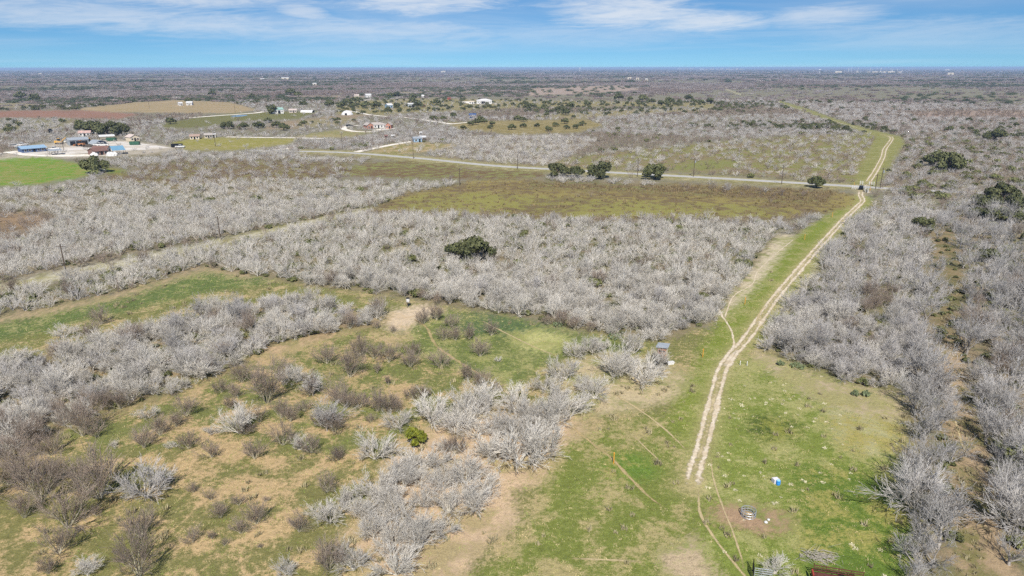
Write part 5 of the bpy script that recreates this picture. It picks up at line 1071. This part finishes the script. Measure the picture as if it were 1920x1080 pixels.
l_ = MB().bar((.7, -.9, 0), (.7, -.7, 1.2), .03).bar((1.1, -.9, 0), (1.1, -.7, 1.2), .03)
for i in range(4): l_.bar((.7, -.87 + .05 * i, .25 + .25 * i), (1.1, -.87 + .05 * i, .25 + .25 * i), .025)
l_.build('ladder', DARK, o); MB().box((0, -.45, .6), (1.5, .04, 1.0)).build('leg_sheet', mat('dark_mottled_sheet', (36, 34, 34), .95, nscale=4, namp=.4), o)  # dark mottled upright sheet between the legs
tag(o, 'orange plywood hunting blind on dark legs with a tin roof', 'blind')
X, Y, _ = at_px(1256, 683); o = empty('white_tub', (X, Y, 0), .3); MB().prism([(-.5, 0), (.5, 0), (.62, .35), (-.62, .35)], -.28, .28).build('tub', WHITE, o); MB().box((0, 0, .38), (1.28, .62, .05)).build('lid', WHITE, o); tag(o, 'long white tub lying in the grass right of the hunting blind', 'tub')
X, Y, _ = at_px(765, 575); o = empty('deer_feeder', (X, Y, 0))
for i in range(3): a = i * 2.094 + .5; MB().bar((.6 * math.cos(a), .6 * math.sin(a), 0), (.3 * math.cos(a), .3 * math.sin(a), 1.3), .035, n=5).build('leg', DARK, o)
MB().lathe([(.1, .75), (.32, 1.05), (.34, 1.2), (.34, 1.75)], 12).build('barrel', WHITE, o); MB().lathe([(.37, 1.76), (.37, 1.86), (.1, 1.98)], 12).build('lid', DARK, o); MB().box((0, -.1, .6), (.28, .28, .26)).build('spinner_box', DARK, o)
tag(o, 'white barrel deer feeder on dark legs in the bare soil patch', 'feeder')
X, Y, _ = at_px(1402, 967); o = empty('hay_ring', (X, Y, 0)); R = 13.2 / ppm(967)
for z in (.08, .38, .7): MB().ring(R, z, .035).build('hoop', GALV, o)
for i in range(14): a = i * 2 * math.pi / 14; MB().bar((R * math.cos(a), R * math.sin(a), 0), (R * math.cos(a), R * math.sin(a), .72), .025, n=5).build('upright', GALV, o)
tag(o, 'round galvanised hay ring on bare soil', 'hay ring')
X, Y, _ = at_px(1402, 966.5); tag(MB().lathe([(.62, .02), (.58, .1), (.4, .14), (.1, .17)], 16, (X, Y, 0)).build('hay_remains', mat('old_hay', (182, 160, 122), 1, nscale=3, namp=.25, col2=(150, 128, 92))), 'flattened straw left inside the hay ring', 'hay')
for px, py, s, lb in ((1435, 981, .2, 'white stone right of the hay ring, larger of two'), (1440, 976, .16, 'white stone right of the hay ring, smaller of two')):
    X, Y, _ = at_px(px, py); r = random.Random(px); MBs = MB().lathe([(s * .7, 0), (s, s * .5), (s * .75, s * .95), (s * .2, s * 1.15)], 9, (X, Y, 0)); tag(MBs.build('white_stone', WHITE), lb, 'stone')
X, Y, _ = at_px(1458, 909); o = empty('blue_barrel', (X, Y, 0), 0, .8); o.scale.z = .6; MB().lathe([(.28, 0), (.3, .12), (.3, .42), (.32, .45), (.3, .48), (.3, .8), (.27, .9)], 16).build('drum', mat('barrel_blue', (50, 132, 200), .45), o); MB().lathe([(.24, .905), (.22, .93)], 14).build('lid', mat('pale_blue', (150, 206, 232), .4), o); tag(o, 'bright blue barrel beside the white crate in the right meadow', 'barrel')
X, Y, _ = at_px(1453, 905); o = empty('white_crate', (X, Y, 0), .2, .72)
for c, d in (((0, -.4, .35), (.95, .05, .7)), ((0, .4, .35), (.95, .05, .7)), ((-.45, 0, .35), (.05, .75, .7)), ((.45, 0, .35), (.05, .75, .7))): MB().box(c, d).build('side', mat('crate_grey', (206, 200, 200), .7, nscale=3, namp=.1), o)
MB().box((0, 0, .69), (.8, .7, .04)).build('top', mat('crate_grey2', (216, 210, 210), .7, nscale=3, namp=.15), o); tag(o, 'pale grey crate behind the blue barrel', 'crate')
# dead brush heap, panels and trailer at the bottom edge
X, Y, _ = at_px(1530, 1046); o = empty('brush_heap', (X, Y, 0)); rg = np.random.default_rng(17); sg = []
for i in range(170):
    p = np.array([rg.normal(0, .8), rg.normal(0, .42), abs(rg.normal(.1, .14))]); d = np.array([rg.normal(.5, .6), rg.normal(-.3, .5), rg.normal(0, .25)]); q = p + d * rg.uniform(.4, 1.0); q[2] = max(q[2], .03); sg.append((*p, *q, rg.uniform(.012, .045), .01))
v, f = tubes(sg, 3); link(bpy.data.objects.new('branches', np_mesh('branches', v, f, TW[GREY][1])), o); tag(o, 'heap of dead grey branches on the right meadow', 'brush heap')
def panel(px, py, L, h, yaw, label, m):
    X, Y, _ = at_px(px, py); o = empty('livestock_panel', (X, Y, 0), math.radians(yaw))
    for x in (0, L): MB().bar((x, 0, 0), (x, 0, h), .04, n=6).build('upright', m, o)
    for i in range(6): MB().bar((0, 0, .25 + (h - .28) * i / 5), (L, 0, .25 + (h - .28) * i / 5), .026, n=5).build('bar', m, o)
    tag(o, label, 'panel', 'livestock panels')
panel(1412, 1090, 1.5, 1.5, -12, 'grey bar panel left of the round pale bush', GALV); panel(1410, 1088, 1.2, 1.4, 72, 'dark leaning panel left of the grey bar panel', DARK)
X, Y, _ = at_px(1520, 1092); o = empty('stock_trailer', (X, Y, 0), math.radians(-14))
MB().box((2.3, -.1, .62), (4.2, 1.5, .1)).build('floor', RUST, o)
for y in (-.85, .65):
    for z in (.9, 1.15, 1.4): MB().box((2.3, y, z), (4.2, .04, .09)).build('rail', RUST, o)
    for x in (.2, 1.25, 2.3, 3.35, 4.4): MB().bar((x, y + .03, .58), (x, y + .03, 1.6 if x < .3 else 1.45), .03, n=5).build('stake', RUST, o)
MB().box((.05, -.1, .85), (.12, 1.3, .4)).build('front_board', REDP, o); MB().bar((0, -.1, .55), (-1.1, -.1, .5), .05).build('tow_bar', DARK, o)
for y in (-.95, .75): MB().bar((2.6, y, .33), (2.6, y + .18, .33), .33, n=12).build('wheel', RUBBER, o)
tag(o, 'rusty red stock trailer with rail sides at the bottom edge', 'trailer')
# ------------------------------------------------------------------ air: faint blue haze over the whole land
hz = MB().box((0, 14000, 24), (60000, 34000, 50))
hm = bpy.data.materials.new('haze_air'); hm.use_nodes = True; ht = hm.node_tree; ht.nodes.clear()
pv = N(ht, 'ShaderNodeVolumePrincipled'); pv.inputs['Color'].default_value = (.50, .70, 1.0, 1); pv.inputs['Density'].default_value = 9.5e-5; pv.inputs['Anisotropy'].default_value = 0.0
ho = N(ht, 'ShaderNodeOutputMaterial'); ht.links.new(pv.outputs[0], ho.inputs['Volume'])
tag(hz.build('haze', hm), kind='stuff')
